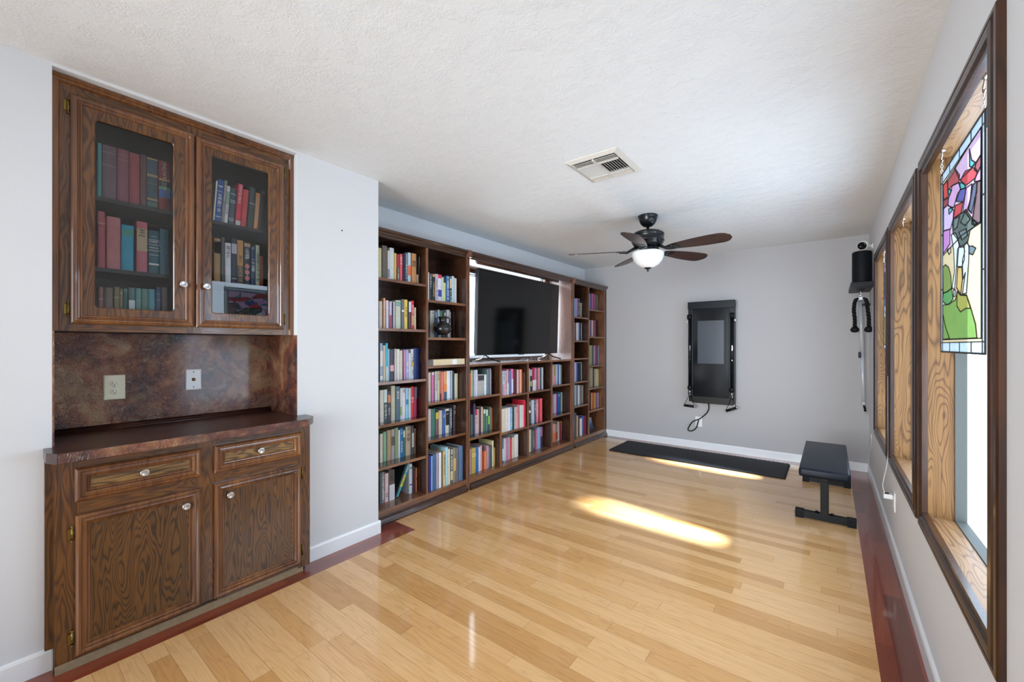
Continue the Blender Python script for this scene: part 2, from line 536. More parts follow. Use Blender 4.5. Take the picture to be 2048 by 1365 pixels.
def text_mesh(txt, P, u, v, size, m, parent, name='lettering', rot=0.0, depth=.0006, width=None, label=None, color=None):
    cu = bpy.data.curves.new('t', 'FONT'); cu.body = txt; cu.size = size; cu.extrude = depth / 2
    cu.align_x = 'CENTER'; cu.align_y = 'CENTER'
    ob = bpy.data.objects.new('t', cu)
    me = bpy.data.meshes.new_from_object(ob)
    xs = [q.co.x for q in me.vertices]
    sx = 1.0
    if width and xs and (max(xs) - min(xs)) > 1e-6: sx = width / (max(xs) - min(xs))
    b = B(); vs = []
    cr, sr = math.cos(rot), math.sin(rot)
    for q in me.vertices:
        x, y = q.co.x * sx, q.co.y
        vs.append(b.bm.verts.new(P(u + x * cr - y * sr, v + x * sr + y * cr, q.co.z)))
    for f in me.polygons:
        try: b.bm.faces.new([vs[i] for i in f.vertices])
        except ValueError: pass
    bpy.data.objects.remove(ob); bpy.data.curves.remove(cu); bpy.data.meshes.remove(me)
    return b.build(name, m, parent, label=label, color=color)

# ------------------------------------------------------------------ room numbers
XR, XL, XB = .315, -2.485, -2.925      # right wall, cabinet wall, wall behind the bookcase
YF, YB, ZC = 5.60, -2.0, 2.44
NY0, NY1 = .198, 1.166                 # cabinet niche
YE = 1.717                             # end of the cabinet wall
WIN = [(1.42, 2.49), (2.56, 3.63), (3.71, 4.78)]
WZ0, WZ1 = .53, 2.09
TW = .078                              # window trim width

# floor (planks run across the room) with its red-brown border boards
b = B()
BX0, BX1, BYF = -2.323, .155, 5.44
b.poly([(BX0, YB, 0), (BX1, YB, 0), (BX1, BYF, 0), (BX0, BYF, 0)], 'floor_planks')
b.poly([(XB - .1, 1.908, 0), (BX0, 1.908, 0), (BX0, BYF, 0), (XB - .1, BYF, 0)], 'floor_planks')
b.build('floor'); 
f = [o for o in COL.objects if o.name == 'floor'][0]; struct(f)
b = B()
b.poly([(BX1, YB, 0), (XR, YB, 0), (XR, YF, 0), (BX1, YF, 0)], 'border_planks_long')
b.poly([(XL - .02, YB, 0), (BX0, YB, 0), (BX0, 1.908, 0), (XL - .02, 1.908, 0)], 'border_planks_long')
b.poly([(XB - .1, YE - .1, 0), (XL - .02, YE - .1, 0), (XL - .02, 1.908, 0), (XB - .1, 1.908, 0)], 'border_planks')
b.poly([(XB - .1, BYF, 0), (BX1, BYF, 0), (BX1, YF, 0), (XB - .1, YF, 0)], 'border_planks')
struct(b.build('trim_1'))['label'] = 'red-brown border boards around the floor'
b = B(); b.poly([(-3.05, YB, ZC), (-3.05, YF + .1, ZC), (.5, YF + .1, ZC), (.5, YB, ZC)], 'ceiling')
struct(b.build('ceiling'))

# walls
b = B()
b.box(-3.05, XL, YB, NY0, 0, ZC, 'wall')
b.box(-3.05, XL, NY1, YE, 0, ZC, 'wall')
b.box(-3.05, XL, NY0, NY1, 2.428, ZC, 'wall')
b.box(-3.05, -2.86, NY0, NY1, 0, 2.428, 'wall')
# wall behind the bookcase, with the opening of the back window
V4 = (2.80, 4.50, 1.17, 2.045)
b.box(-3.05, XB, YE, V4[0], 0, ZC, 'wall'); b.box(-3.05, XB, V4[1], YF + .1, 0, ZC, 'wall')
b.box(-3.05, XB, V4[0], V4[1], 0, V4[2], 'wall'); b.box(-3.05, XB, V4[0], V4[1], V4[3], ZC, 'wall')
struct(b.build('wall_left'))
b = B(); b.box(XB, .5, YF, YF + .1, 0, ZC, 'wall_dim'); struct(b.build('wall_back'))
b = B()
ys = [YB] + [v for a, c in WIN for v in (a + .06, c - .06)] + [YF]
for i in range(0, len(ys), 2): b.box(XR, .47, ys[i], ys[i + 1], 0, ZC, 'wall')
for a, c in WIN:
    b.box(XR, .47, a + .058, c - .058, 0, WZ0 + .042, 'wall'); b.box(XR, .47, a + .058, c - .058, WZ1 - .009, ZC, 'wall')
struct(b.build('wall_right'))

# baseboards
def baseb(name, path_fn, length, h=.088):
    prof = [(0, 0), (.013, 0), (.013, h - .012), (.009, h - .003), (.004, h), (0, h)]
    return prof
def bb_x(name, X, y0, y1, d):      # on a wall facing d along x
    b = B(); pr = baseb(0, 0, 0)
    b.extr([(X + d * p[0], y0, p[1]) for p in pr], (0, y1 - y0, 0), 'white_trim')
    return struct(b.build(name))
b = B(); pr = baseb(0, 0, 0)
b.extr([(XL + p[0], YB, p[1]) for p in pr], (0, NY0 - YB, 0), 'white_trim')
b.extr([(XL + p[0], 1.205, p[1]) for p in pr], (0, YE + .012 - 1.205, 0), 'white_trim')
b.extr([(XL + .0, YE + p[0], p[1]) for p in pr], (-.10, 0, 0), 'white_trim')
struct(b.build('baseboard_left'))
bb_x('baseboard_right', XR, YB, YF, -1)
b = B(); b.extr([(-2.578, YF - p[0], p[1]) for p in pr], (XR + 2.578, 0, 0), 'white_trim'); struct(b.build('baseboard_back'))
# small hole left by a hook high on the cabinet wall
tag(B().lathe((XL, 1.448, 2.038), [(0, .0015), (.004, .0012), (.005, 0)], 'dark_hole', 10, (1, 0, 0)).build('wall_anchor', loc=(XL, 1.448, 2.038)), 'tiny dark wall anchor in the pale grey wall beside the bookcase', 'anchor')

# ------------------------------------------------------------------ windows on the right wall
def Pr(u, v, h): return Vector((XR - h, u, v))
for i, (a, c) in enumerate(WIN):
    wnd = bpy.data.objects.new('window_%d' % (i + 1), None); COL.objects.link(wnd)
    wnd.location = (XR, (a + c) / 2, WZ0); struct(wnd)
    wnd['label'] = ('window nearest the camera, deep plywood lined recess', 'middle window, deep plywood lined recess', 'window furthest from the camera, deep plywood lined recess')[i]
    b = B()
    b.rings(Pr, a, c, WZ0, WZ1, [(0, 0), (0, .012), (.004, .016), (.016, .017), (.020, .012), (.024, .012), (.028, .019), (.040, .022), (.052, .019), (.056, .012), (.066, .011), (.072, .015), (TW, .013), (TW, -.005)], 'wtrim')
    b.build('window_trim', None, wnd)
    i0, i1, j0, j1 = a + TW - .004, c - TW + .004, WZ0 + TW - .018, WZ1 - .025
    xl = .398
    b = B()
    b.box(XR, xl, i0 - .015, i0, j0, j1, 'ply'); b.box(XR, xl, i1, i1 + .015, j0, j1, 'ply')
    b.box(XR, xl, i0, i1, j1, j1 + .015, 'ply_y'); b.box(XR, xl, i0, i1, j0 - .015, j0, 'ply_y')
    b.build('window_lining', None, wnd)
    b = B()
    b.box(xl, .445, i0 - .02, i0 + .012, j0 - .02, j1 + .02, 'grey_metal'); b.box(xl, .445, i1 - .006, i1 + .02, j0 - .02, j1 + .02, 'grey_metal')
    b.box(xl, .445, i0, i1, j1 - .006, j1 + .02, 'grey_metal'); b.box(xl, .445, i0, i1, j0 - .02, j0 + .004, 'grey_metal')
    b.build('window_frame', None, wnd)
    # frosted panes; slots added in the two further ones shape the floor's sun patches
    gp = {0: None, 1: (2.86, 3.01), 2: (4.56, 4.69)}[i]
    rects = [(i0, i1, j0, j1)]
    if gp: rects = [(i0, gp[0], j0, j1), (gp[1], i1, j0, j1), (gp[0], gp[1], j0, .92), (gp[0], gp[1], 1.68, j1)]
    for s0, s1, t0, t1 in rects:
        if s1 - s0 < .01: continue
        b = B(); b.box(.432, .440, s0, s1, t0, t1, 'pane'); b.build('window_pane', None, wnd)
    struct(wnd)

# hooks under the recess tops
def hook(y, z0=WZ1 - .025, x=.345, label=''):
    b = B()
    b.lathe((x, y, z0 - .012), [(.0, 0), (.010, .002), (.010, .010), (0, .012)], 'chrome', 14)
    b.tube([(x, y, z0 - .012), (x, y, z0 - .020), (x, y + .012, z0 - .030), (x, y + .014, z0 - .042), (x, y + .003, z0 - .050), (x, y - .008, z0 - .045)], .0022, 'chrome', 8)
    o = b.build('ceiling_hook', loc=(x, y, z0)); tag(o, label, 'hook')
    return o

# ------------------------------------------------------------------ stained glass panels
def inside(p, poly):
    x, y = p; r = False; n = len(poly)
    for i in range(n):
        x1, y1 = poly[i]; x2, y2 = poly[(i + 1) % n]
        if (y1 > y) != (y2 > y) and x < (x2 - x1) * (y - y1) / (y2 - y1) + x1: r = not r
    return r

def crop(ox, oy, s, pts): return [(ox + x * s, oy + y * s) for x, y in pts]
T = lambda *p: crop(1860, 120, .2783, p)
Cc = lambda *p: crop(1860, 300, .1611, p)
Q = lambda *p: crop(1870, 440, .1319, p)
R = lambda *p: crop(1830, 560, .1758, p)
G1 = [
 ('F4D8A0', [(1886.5, 372), (1963, 254), (1963, 677), (1885.5, 680)]),
 ('F0C8D8', [(1886.5, 372), (1963, 254), (1963, 445), (1925, 470), (1886, 512)]),
 ('E8B8D4', T((370, 485), (280, 620), (180, 785), (215, 865), (300, 780), (330, 740), (368, 680))),
 ('30B0A8', T((285, 640), (300, 720), (328, 738), (300, 772), (286, 765))),
 ('A03444', T((368, 680), (330, 745), (320, 790), (345, 810), (368, 760))),
 ('E01830', T((300, 780), (255, 800), (220, 865), (258, 905), (325, 850), (345, 810), (322, 775))),
 ('D82820', T((95, 900), (125, 870), (130, 940), (130, 990), (100, 1010))),
 ('C03038', T((130, 870), (185, 785), (215, 830), (208, 880), (160, 905), (130, 940))),
 ('982030', T((97, 1008), (132, 985), (130, 1040), (98, 1070))),
 ('38B8B0', T((128, 928), (158, 935), (140, 985))),
 ('38C0B8', T((215, 880), (250, 890), (258, 918), (222, 932))),
 ('E4A8D4', T((208, 882), (162, 905), (135, 1000), (132, 1050), (172, 1062), (200, 960), (222, 932))),
 ('4C48A0', T((258, 920), (218, 932), (188, 1018), (240, 1020), (258, 960))),
 ('E8B0D8', T((302, 890), (262, 920), (236, 1100), (268, 1085), (292, 1000))),
 ('E02030', T((240, 1020), (182, 1048), (170, 1142), (225, 1105))),
 ('E8C8EC', T((100, 1070), (130, 1042), (172, 1080), (168, 1142), (150, 1215), (100, 1228))),
 ('38B8A8', T((135, 1072), (165, 1058), (160, 1085), (138, 1110))),
 ('3C4464', Cc((535, 430), (585, 390), (582, 520), (560, 600), (520, 790), (480, 745))),
 ('74484C', Cc((588, 400), (635, 378), (630, 890), (560, 935), (525, 880), (570, 600))),
 ('4C3C88', Cc((525, 860), (580, 900), (560, 940), (520, 920))),
 ('F0A0CC', Cc((635, 205), (582, 300), (552, 392), (600, 388), (635, 375))),
 ('48584E', Cc((450, 740), (530, 860), (600, 915), (500, 1000), (470, 1150), (380, 1205), (340, 1100), (290, 1035), (280, 900), (300, 850))),
 ('5C6C60', Cc((440, 770), (500, 860), (440, 940), (380, 900))),
 ('64746C', Cc((300, 860), (370, 830), (340, 960), (290, 1000))),
 ('70807C', Cc((360, 1020), (450, 980), (470, 1060), (400, 1120))),
 ('D888D0', Cc((170, 1010), (250, 985), (250, 1165), (168, 1290))),
 ('E8D0A0', Cc((215, 1240), (262, 1215), (262, 1270), (238, 1300))),
 ('FFFFFF', Q((250, 225), (310, 198), (345, 260), (372, 400), (345, 450), (330, 700), (315, 900), (300, 1060), (262, 1030), (300, 780), (288, 470))),
 ('FBFDFF', Q((362, 420), (450, 410), (450, 600), (410, 710), (345, 710), (350, 600))),
 ('FFFFFF', Q((440, 400), (490, 340), (518, 400), (515, 600), (500, 850), (480, 1115), (420, 1125), (465, 800), (428, 900), (420, 620), (455, 480))),
 ('546C74', Q((515, 400), (570, 395), (622, 430), (575, 530), (520, 510))),
 ('F0C060', Q((350, 722), (412, 718), (420, 900), (395, 1130), (330, 1030))),
 ('809828', Q((160, 680), (210, 720), (245, 850), (255, 1035), (190, 1090), (130, 1110), (122, 720))),
 ('48A040', Q((130, 1112), (190, 1092), (258, 1040), (278, 1195), (220, 1280), (175, 1292), (118, 1230))),
 ('78A428', R((320, 290), (400, 270), (465, 225), (482, 130), (520, 170), (590, 175), (640, 330), (690, 500), (708, 662), (318, 680))),
 ('B0A820', R((482, 130), (520, 175), (590, 178), (636, 325), (580, 325), (520, 365), (480, 300))),
 ('709C2C', R((322, 400), (350, 540), (395, 668), (320, 680))),
 ('FFFFFF', R((445, 115), (462, 115), (458, 190), (440, 190))),
]
G3 = [
 ('E8A0C8', [(1769, 530), (1796, 500), (1796, 570), (1769, 580)]),
 ('C83048', [(1769, 562), (1796, 556), (1796, 600), (1769, 590)]),
 ('303850', [(1769, 545), (1775, 545), (1776, 600), (1769, 600)]),
 ('2090A8', [(1769, 603), (1796, 590), (1796, 690), (1774, 690), (1774, 640), (1769, 620)]),
 ('F4F4F0', [(1769, 608), (1774, 625), (1773, 650), (1769, 650)]),
 ('B89840', [(1769, 634), (1775, 640), (1776, 690), (1769, 690)]),
]
def stained(name, Xp, ya, yb, z0, z1, polys, label, nu, nv, border, flatfill):
    th = thing(name, (Xp, (ya + yb) / 2, z0), label, 'stained glass panel')
    PL = [(lin(c), [onx(x, y, Xp) for x, y in pts]) for c, pts in polys]
    me = bpy.data.meshes.new('glass')
    vs = []; fs = []; cols = []
    for j in range(nv + 1):
        for i in range(nu + 1):
            vs.append((0, ya + (yb - ya) * i / nu - (ya + yb) / 2, (z1 - z0) * j / nv))
    for j in range(nv):
        for i in range(nu):
            fs.append((j * (nu + 1) + i, j * (nu + 1) + i + 1, (j + 1) * (nu + 1) + i + 1, (j + 1) * (nu + 1) + i))
            yc = ya + (yb - ya) * (i + .5) / nu; zc = z0 + (z1 - z0) * (j + .5) / nv
            c = lin('D6E6F2')
            if min(yc - ya, yb - yc) > border and zc - z0 > border * 1.3 and z1 - zc > border * 1.3: c = lin(flatfill)
            for cc, pl in PL:
                if inside((yc, zc), pl): c = cc
            cols += list(c[:3] + (1,)) * 4
    me.from_pydata(vs, [], fs)
    at = me.color_attributes.new('Col', 'FLOAT_COLOR', 'CORNER')
    at.data.foreach_set('color', cols)
    me.materials.append(M['stained'])
    o = bpy.data.objects.new('glass', me); COL.objects.link(o); o.parent = th
    b = B(); r = .0016
    def line(pts):
        for p, q in zip(pts, pts[1:]):
            d = Vector((0, q[0] - p[0], q[1] - p[1]))
            if d.length < 1e-4: continue
            n = Vector((0, -d.z, d.y)).normalized() * r
            b.obox((Xp, (p[0] + q[0]) / 2, (p[1] + q[1]) / 2), Vector((.0015, 0, 0)), d / 2 + d.normalized() * .0008, n, 'lead')
    for cc, pl in PL: line(pl + [pl[0]])
    bz = border * 1.3
    line([(ya + border, z0), (ya + border, z1)]); line([(yb - border, z0), (yb - border, z1)])
    line([(ya, z0 + bz), (yb, z0 + bz)]); line([(ya, z1 - bz), (yb, z1 - bz)])
    for q in (.25, .5, .75):
        yy = ya + (yb - ya) * q
        line([(yy, z0), (yy, z0 + bz)]); line([(yy, z1 - bz), (yy, z1)])
    for q in (.35, .66):
        zz = z0 + (z1 - z0) * q
        line([(ya, zz), (ya + border, zz)]); line([(yb - border, zz), (yb, zz)])
    # hair-like strands of the mane
    b.build('lead_came', None, th)
    b = B()
    b.box(Xp - .0022, Xp + .0022, ya - .003, ya + .001, z0 - .004, z1 + .004, 'lead'); b.box(Xp - .0022, Xp + .0022, yb - .001, yb + .003, z0 - .004, z1 + .004, 'lead')
    b.box(Xp - .0022, Xp + .0022, ya, yb, z0 - .004, z0 + .002, 'lead'); b.box(Xp - .0022, Xp + .0022, ya, yb, z1 - .002, z1 + .004, 'lead')
    b.build('edge_channel', None, th)
    for yy in (ya + .012, yb - .006):
        b = B(); zt = WZ1 - .025 - .048; n = max(3, int((zt - z1) / .010)); z = z1
        for k in range(n):
            zz = z1 + (zt - z1) * (k + .5) / n
            hz = (zt - z1) / n * .72
            ax = k % 2
            pts = [(Xp + (math.cos(t) * .003 if ax else 0), yy + (0 if ax else math.cos(t) * .003), zz + math.sin(t) * hz) for t in [2 * PI * q / 10 for q in range(11)]]
            b.tube(pts, .0009, 'chrome', 5, False)
        b.build('chain', None, th)
    return th
stained('stained_glass_panel', .345, 1.735, 2.315, 1.277, 1.963, G1, 'stained glass panel with white horse legs and dark mane above a green hill', 130, 160, .026, 'F4D8A0')
stained('stained_glass_panel', .345, 3.93, 4.515, 1.277, 1.963, G3, 'stained glass panel with blue and gold pieces in the furthest window', 60, 80, .026, 'E0A0C0')
hook(2.303, label='chrome hook in near window recess holding the far chain of the horse panel')
hook(1.741, label='chrome hook in near window recess holding the camera side chain of the panel')
hook(3.40, label='bare chrome hook in the top of the middle window recess')
hook(4.509, label='chrome hook in the furthest window recess holding the blue and gold panel')
hook(3.942, label='chrome hook in the furthest window recess on the side nearest the camera')

# ------------------------------------------------------------------ window behind the television
w4 = bpy.data.objects.new('window_4', None); COL.objects.link(w4); w4.location = (XB, 3.6, V4[2]); struct(w4)
w4['label'] = 'bright frosted window behind the television'
def Pl(X): return lambda u, v, h: Vector((X + h, u, v))
B().rings(Pl(XB - .05), V4[0], V4[1], V4[2], V4[3], [(0, 0), (0, .02), (.018, .02), (.020, .008), (.028, .008), (.028, 0)], 'wplastic').build('window_frame', None, w4)
B().box(XB - .06, XB - .05, V4[0], V4[1], V4[2], V4[3], 'pane_niche').build('window_pane', None, w4)

# ------------------------------------------------------------------ cabinet knob, hinge
def knob(parent, X, y, z, r=.016):
    b = B(); b.lathe((X, y, z), [(.007, 0), (.006, .010), (.010, .014), (r, .018), (r, .022), (r * .85, .024), (r * .6, .0225), (0, .022)], 'nickel', 24, (1, 0, 0))
    return b.build('knob', None, parent)
def hinge(parent, X, y, z):
    b = B(); b.tube([(X, y, z - .026), (X, y, z + .026)], .0042, 'brass', 10)
    for q in (-.012, 0, .012): b.lathe((X, y, z + q - .002), [(.0050, 0), (.0050, .003)], 'brass', 10)
    b.lathe((X, y, z + .026), [(.003, 0), (.005, .003), (0, .009)], 'brass', 10); b.lathe((X, y, z - .026), [(.003, 0), (.005, .003), (0, .009)], 'brass', 10, (0, 0, -1))
    b.box(X - .006, X - .003, y - .012, y, z - .02, z + .02, 'brass')
    return b.build('hinge', None, parent, label='small aged brass hinge')

# ------------------------------------------------------------------ upper display cabinet
XF = -2.537
UZ0, UZ1 = 1.361, 2.425
uc = thing('display_cabinet', (XF, (NY0 + NY1) / 2, UZ0), 'upper walnut cabinet with two glass doors recessed in the left wall', 'cabinet')
b = B()
b.box(-2.86, XF - .02, NY0 + .002, NY0 + .02, UZ0, UZ1, 'cab_in'); b.box(-2.86, XF - .02, NY1 - .02, NY1 - .002, UZ0, UZ1, 'cab_in')
b.box(-2.86, -2.845, NY0 + .02, NY1 - .02, UZ0, UZ1, 'cab_in')
b.box(-2.845, XF - .02, NY0 + .02, NY1 - .02, UZ0, UZ0 + .025, 'cab_in'); b.box(-2.845, XF - .02, NY0 + .02, NY1 - .02, UZ1 - .03, UZ1, 'cab_in')
b.box(-2.845, XF - .02, .676, .690, UZ0 + .025, UZ1 - .03, 'cab_in')
b.build('carcass', None, uc)
b = B(); b.box(-2.845, -2.572, NY0 + .02, .676, 1.944, 1.962, 'cab_in'); b.build('shelf', None, uc)
b = B(); b.box(-2.845, -2.572, NY0 + .02, .676, 1.629, 1.647, 'cab_in'); b.build('shelf', None, uc)
b = B(); b.box(-2.845, -2.572, .690, NY1 - .02, 1.941, 1.959, 'cab_in'); b.build('shelf', None, uc)
b = B(); b.box(-2.845, -2.572, .690, NY1 - .02, 1.622, 1.640, 'cab_in'); b.build('shelf', None, uc)
b = B()
b.box(XF - .02, XF, NY0 + .001, NY0 + .075, UZ0, UZ1, 'cab'); b.box(XF - .02, XF, NY1 - .075, NY1 - .001, UZ0, UZ1, 'cab')
b.box(XF - .02, XF, .652, .716, UZ0, UZ1, 'cab')
b.box(XF - .02, XF, NY0 + .075, .652, UZ0, UZ0 + .055, 'cab_y'); b.box(XF - .02, XF, .716, NY1 - .075, UZ0, UZ0 + .055, 'cab_y')
b.box(XF - .02, XF, NY0 + .075, .652, UZ1 - .09, UZ1, 'cab_y'); b.box(XF - .02, XF, .716, NY1 - .075, UZ1 - .09, UZ1, 'cab_y')
b.build('face_frame', None, uc)
b = B()
for k, (x, h) in enumerate(((.014, .030), (.009, .018), (.004, .036))): pass
b.extr([(XF, NY0 + .001, UZ1), (XF + .016, NY0 + .001, UZ1), (XF + .016, NY0 + .001, UZ1 - .010), (XF + .008, NY0 + .001, UZ1 - .016), (XF + .008, NY0 + .001, UZ1 - .024), (XF, NY0 + .001, UZ1 - .030)], (0, NY1 - NY0 - .002, 0), 'cab_mold')
b.extr([(XF, NY0 + .001, UZ0), (XF + .010, NY0 + .001, UZ0), (XF + .010, NY0 + .020, UZ0), (XF, NY0 + .026, UZ0)], (0, 0, UZ1 - UZ0 - .01), 'cab_mold')
b.extr([(XF, NY1 - .001, UZ0), (XF + .010, NY1 - .001, UZ0), (XF + .010, NY1 - .020, UZ0), (XF, NY1 - .026, UZ0)], (0, 0, UZ1 - UZ0 - .01), 'cab_mold')
b.build('edge_moulding', None, uc)
def glass_door(y0, y1, z0, z1, oy0, oy1, oz0, oz1, ky, hy):
    d = bpy.data.objects.new('door', None); COL.objects.link(d); d.parent = uc
    d.location = Vector((XF, (y0 + y1) / 2, z0)) - parent_world(uc)
    P = Pl(XF)
    b = B()
    b.rings(P, y0, y1, z0, z1, [(0, 0), (0, .012), (.003, .015), (.008, .018), (.014, .0205), (.020, .019), (.024, .014), (.027, .0135), (.030, .017), (.035, .0165), (.038, .011)], 'cab_mold')
    b.build('door_moulding', None, d, label='reddish gloss moulding around the door')
    # flat frame with a rounded opening: ring from the moulding to the opening
    b = B(); k = b.mi('cab')
    def ring(a0, a1, c0, c1, r, h):
        out = []
        for (cu, cv, t0) in ((a1 - r, c1 - r, 0), (a0 + r, c1 - r, PI / 2), (a0 + r, c0 + r, PI), (a1 - r, c0 + r, 1.5 * PI)):
            for q in range(6):
                t = t0 + q * PI / 10
                out.append(b.bm.verts.new(P(cu + r * math.cos(t), cv + r * math.sin(t), h)))
        return out
    Rr = [ring(y0 + .037, y1 - .037, z0 + .037, z1 - .037, .0005, .0115), ring(oy0 - .004, oy1 + .004, oz0 - .004, oz1 + .004, .016, .0115), ring(oy0, oy1, oz0, oz1, .013, .008), ring(oy0, oy1, oz0, oz1, .013, -.006)]
    for i in range(3):
        for j in range(24):
            b.bm.faces.new((Rr[i][j], Rr[i][(j + 1) % 24], Rr[i + 1][(j + 1) % 24], Rr[i + 1][j])).material_index = k
    b.build('door_frame', None, d)
    b = B(); b.poly([P(oy0, oz0, .001), P(oy1, oz0, .001), P(oy1, oz1, .001), P(oy0, oz1, .001)], 'cglass')
    g = b.build('door_glass', None, d)
    knob(d, XF + .0115, ky, 1.600)
    hinge(d, XF + .008, hy, 2.305); hinge(d, XF + .008, hy, 1.453)
glass_door(.252, .681, 1.392, 2.360, .328, .596, 1.466, 2.280, .632, .2465)
glass_door(.687, 1.109, 1.392, 2.352, .756, 1.026, 1.469, 2.280, .727, 1.1145)

# ------------------------------------------------------------------ laminate niche, counter, lower cabinet
b = B()
b.box(-2.85, -2.83, NY0 + .001, NY1 - .001, .895, 1.360, 'lam')
b.box(-2.83, XL, NY1 - .006, NY1 - .0002, .8893, 1.3608, 'lam'); b.box(-2.83, XL, NY0 + .0002, NY0 + .006, .8893, 1.3608, 'lam')
b.extr([(-2.83, NY0 + .006, .889), (-2.812, NY0 + .006, .889), (-2.818, NY0 + .006, .893), (-2.826, NY0 + .006, .901), (-2.83, NY0 + .006, .912)], (0, NY1 - NY0 - .012, 0), 'lam_top', True)
bs = b.build('backsplash', loc=(-2.84, .682, .895)); tag(bs, 'mottled copper brown laminate backsplash lining the niche above the counter', 'backsplash')
ct = B()
foot = [(-2.84, NY0 + .001), (XL - .001, NY0 + .001), (XL + .001, NY0 + .001), (XL + .001, .174), (-2.373, .173), (-2.314, .197), (-2.314, 1.150), (-2.392, 1.2135), (XL + .001, 1.2135), (XL + .001, NY1 - .001), (XL - .001, NY1 - .001), (-2.84, NY1 - .001)]
ct.extr([(x, y, .849) for x, y in foot], (0, 0, .040), 'lam_top')
for f_ in ct.bm.faces:
    if abs(f_.normal.z) < .5: pass
cto = ct.build('countertop', loc=(-2.55, .69, .849)); tag(cto, 'dark mottled laminate countertop with clipped corners on the lower cabinet', 'countertop')
b = B()
b.extr([(-2.3135, .199, .850), (-2.312, .199, .852), (-2.312, .199, .886), (-2.3135, .199, .888)], (0, .949, 0), 'lam')
b.build('front_edge', None, cto, label='rough textured copper brown front edge')

XG = -2.412
lc = thing('base_cabinet', (XG, .682, 0), 'lower walnut cabinet with two drawers above two doors', 'cabinet')
b = B()
b.box(-2.84, XG - .02, NY0 + .003, NY0 + .02, .0, .848, 'cab'); b.box(-2.84, XG - .02, NY1 - .02, NY1 - .003, .0, .848, 'cab')
b.box(-2.84, XG - .03, NY0 + .02, NY1 - .02, .03, .045, 'cab_in'); b.box(-2.845, -2.84, NY0 + .02, NY1 - .02, .03, .848, 'cab_in')
b.build('carcass', None, lc)
b = B()
b.box(XG - .02, XG, NY0, .268, .038, .848, 'cab'); b.box(XG - .02, XG, 1.135, 1.204, .025, .848, 'cab'); b.box(XG - .02, XG, .655, .742, .05, .848, 'cab')
for a, c in ((.268, .655), (.742, 1.135)):
    b.box(XG - .02, XG, a, c, .790, .848, 'cab_y'); b.box(XG - .02, XG, a, c, .600, .690, 'cab_y'); b.box(XG - .02, XG, a, c, .038, .075, 'cab_y')
b.build('face_frame', None, lc)
b = B(); b.box(XG - .022, XG - .001, NY0 + .002, 1.165, .0, .036, 'tan_edge'); b.build('toe_strip', None, lc, label='rough unfinished tan strip along the floor')
b = B(); b.box(XG - .073, XG - .05, .176, .197, .09, .847, 'cab'); b.box(-2.484, XG - .02, .1965, .1985, .0, .848, 'cab')
b.build('side_trim', None, lc)
b = B(); b.box(-2.484, XG - .02, 1.167, 1.203, .10, .848, 'cab'); b.build('side_trim', None, lc)
LP = [(0, 0), (0, .013), (.003, .017), (.008, .0205), (.015, .0205), (.019, .016), (.023, .0165), (.029, .0185), (.034, .015), (.038, .008), (.041, .0075), (.043, .010), (.046, .010), (.048, .006)]
def front(name, y0, y1, z0, z1, panel, ky, kz, hy=None):
    d = bpy.data.objects.new(name, None); COL.objects.link(d); d.parent = lc
    d.location = Vector((XG, (y0 + y1) / 2, z0)) - parent_world(lc)
    b = B(); b.rings(Pl(XG), y0, y1, z0, z1, LP, 'cab_mold'); b.build('moulding', None, d, label='glossy orange-brown moulding frame')
    b = B(); b.box(XG + .001, XG + .0065, y0 + .045, y1 - .045, z0 + .045, z1 - .045, panel); b.build('panel', None, d)
    knob(d, XG + .0065 if name == 'door' else XG + .0065, ky, kz)
    if hy:
        hinge(d, XG + .009, hy, .546 if hy < .6 else .567); hinge(d, XG + .009, hy, .127)
front('drawer', .252, .674, .671, .806, 'cab_panel_y', .464, .741)
front('drawer', .727, 1.149, .672, .807, 'cab_panel_y', .934, .744)
front('door', .254, .674, .051, .617, 'cab_panel', .612, .547, .2455)
front('door', .727, 1.149, .053, .620, 'cab_panel', .792, .549, 1.1565)

# wall plates
def outlet(name, P, u, v, w_, h_, m, label, kind, cat='outlet'):
    b = B(); b.rings(P, u - w_ / 2, u + w_ / 2, v - h_ / 2, v + h_ / 2, [(0, 0, .003), (0, .0025, .003), (.004, .006, .003)], m, True)
    o0 = P(u, v, 0)
    th = thing(name, o0, label, cat)
    b.build('cover_plate', None, th)
    if kind == 'duplex':
        for dz in (-.0195, .0195):
            b = B(); n = (P(0, 0, 1) - P(0, 0, 0))
            b.lathe(P(u, v + dz, .0058), [(.0165, 0), (.0165, .0014), (.015, .002), (0, .002)], m, 24, n)
            rcp = b.build('receptacle', None, th)
            b = B()
            def bx(a, c, e, g):
                b.poly([P(a, e, .0081), P(c, e, .0081), P(c, g, .0081), P(a, g, .0081)], 'dark_hole')
            bx(u - .0075, u - .0055, v + dz - .001, v + dz + .007); bx(u + .0055, u + .0075, v + dz - .001, v + dz + .006); bx(u - .002, u + .002, v + dz - .010, v + dz - .006)
            b.build('slots', None, rcp)
        b = B(); n = (P(0, 0, 1) - P(0, 0, 0)); b.lathe(P(u, v, .006), [(.003, 0), (.0025, .001), (0, .001)], 'nickel', 10, n); b.build('screw', None, th)
    else:
        n = (P(0, 0, 1) - P(0, 0, 0))
        b = B(); b.lathe(P(u, v, .006), [(.009, 0), (.009, .002), (.005, .002), (.005, .008), (.002, .008), (0, .006)], 'brass', 16, n); b.build('coaxial_jack', None, th)
        for dz in (-.042, .042):
            b = B(); b.lathe(P(u, v + dz, .006), [(.003, 0), (.003, .001), (0, .001)], 'dark_hole', 10, n); b.build('screw', None, th)
    return th
outlet('power_outlet', Pl(-2.83), .434, 1.092, .080, .122, 'ivory', 'ivory duplex power outlet on the mottled backsplash', 'duplex')
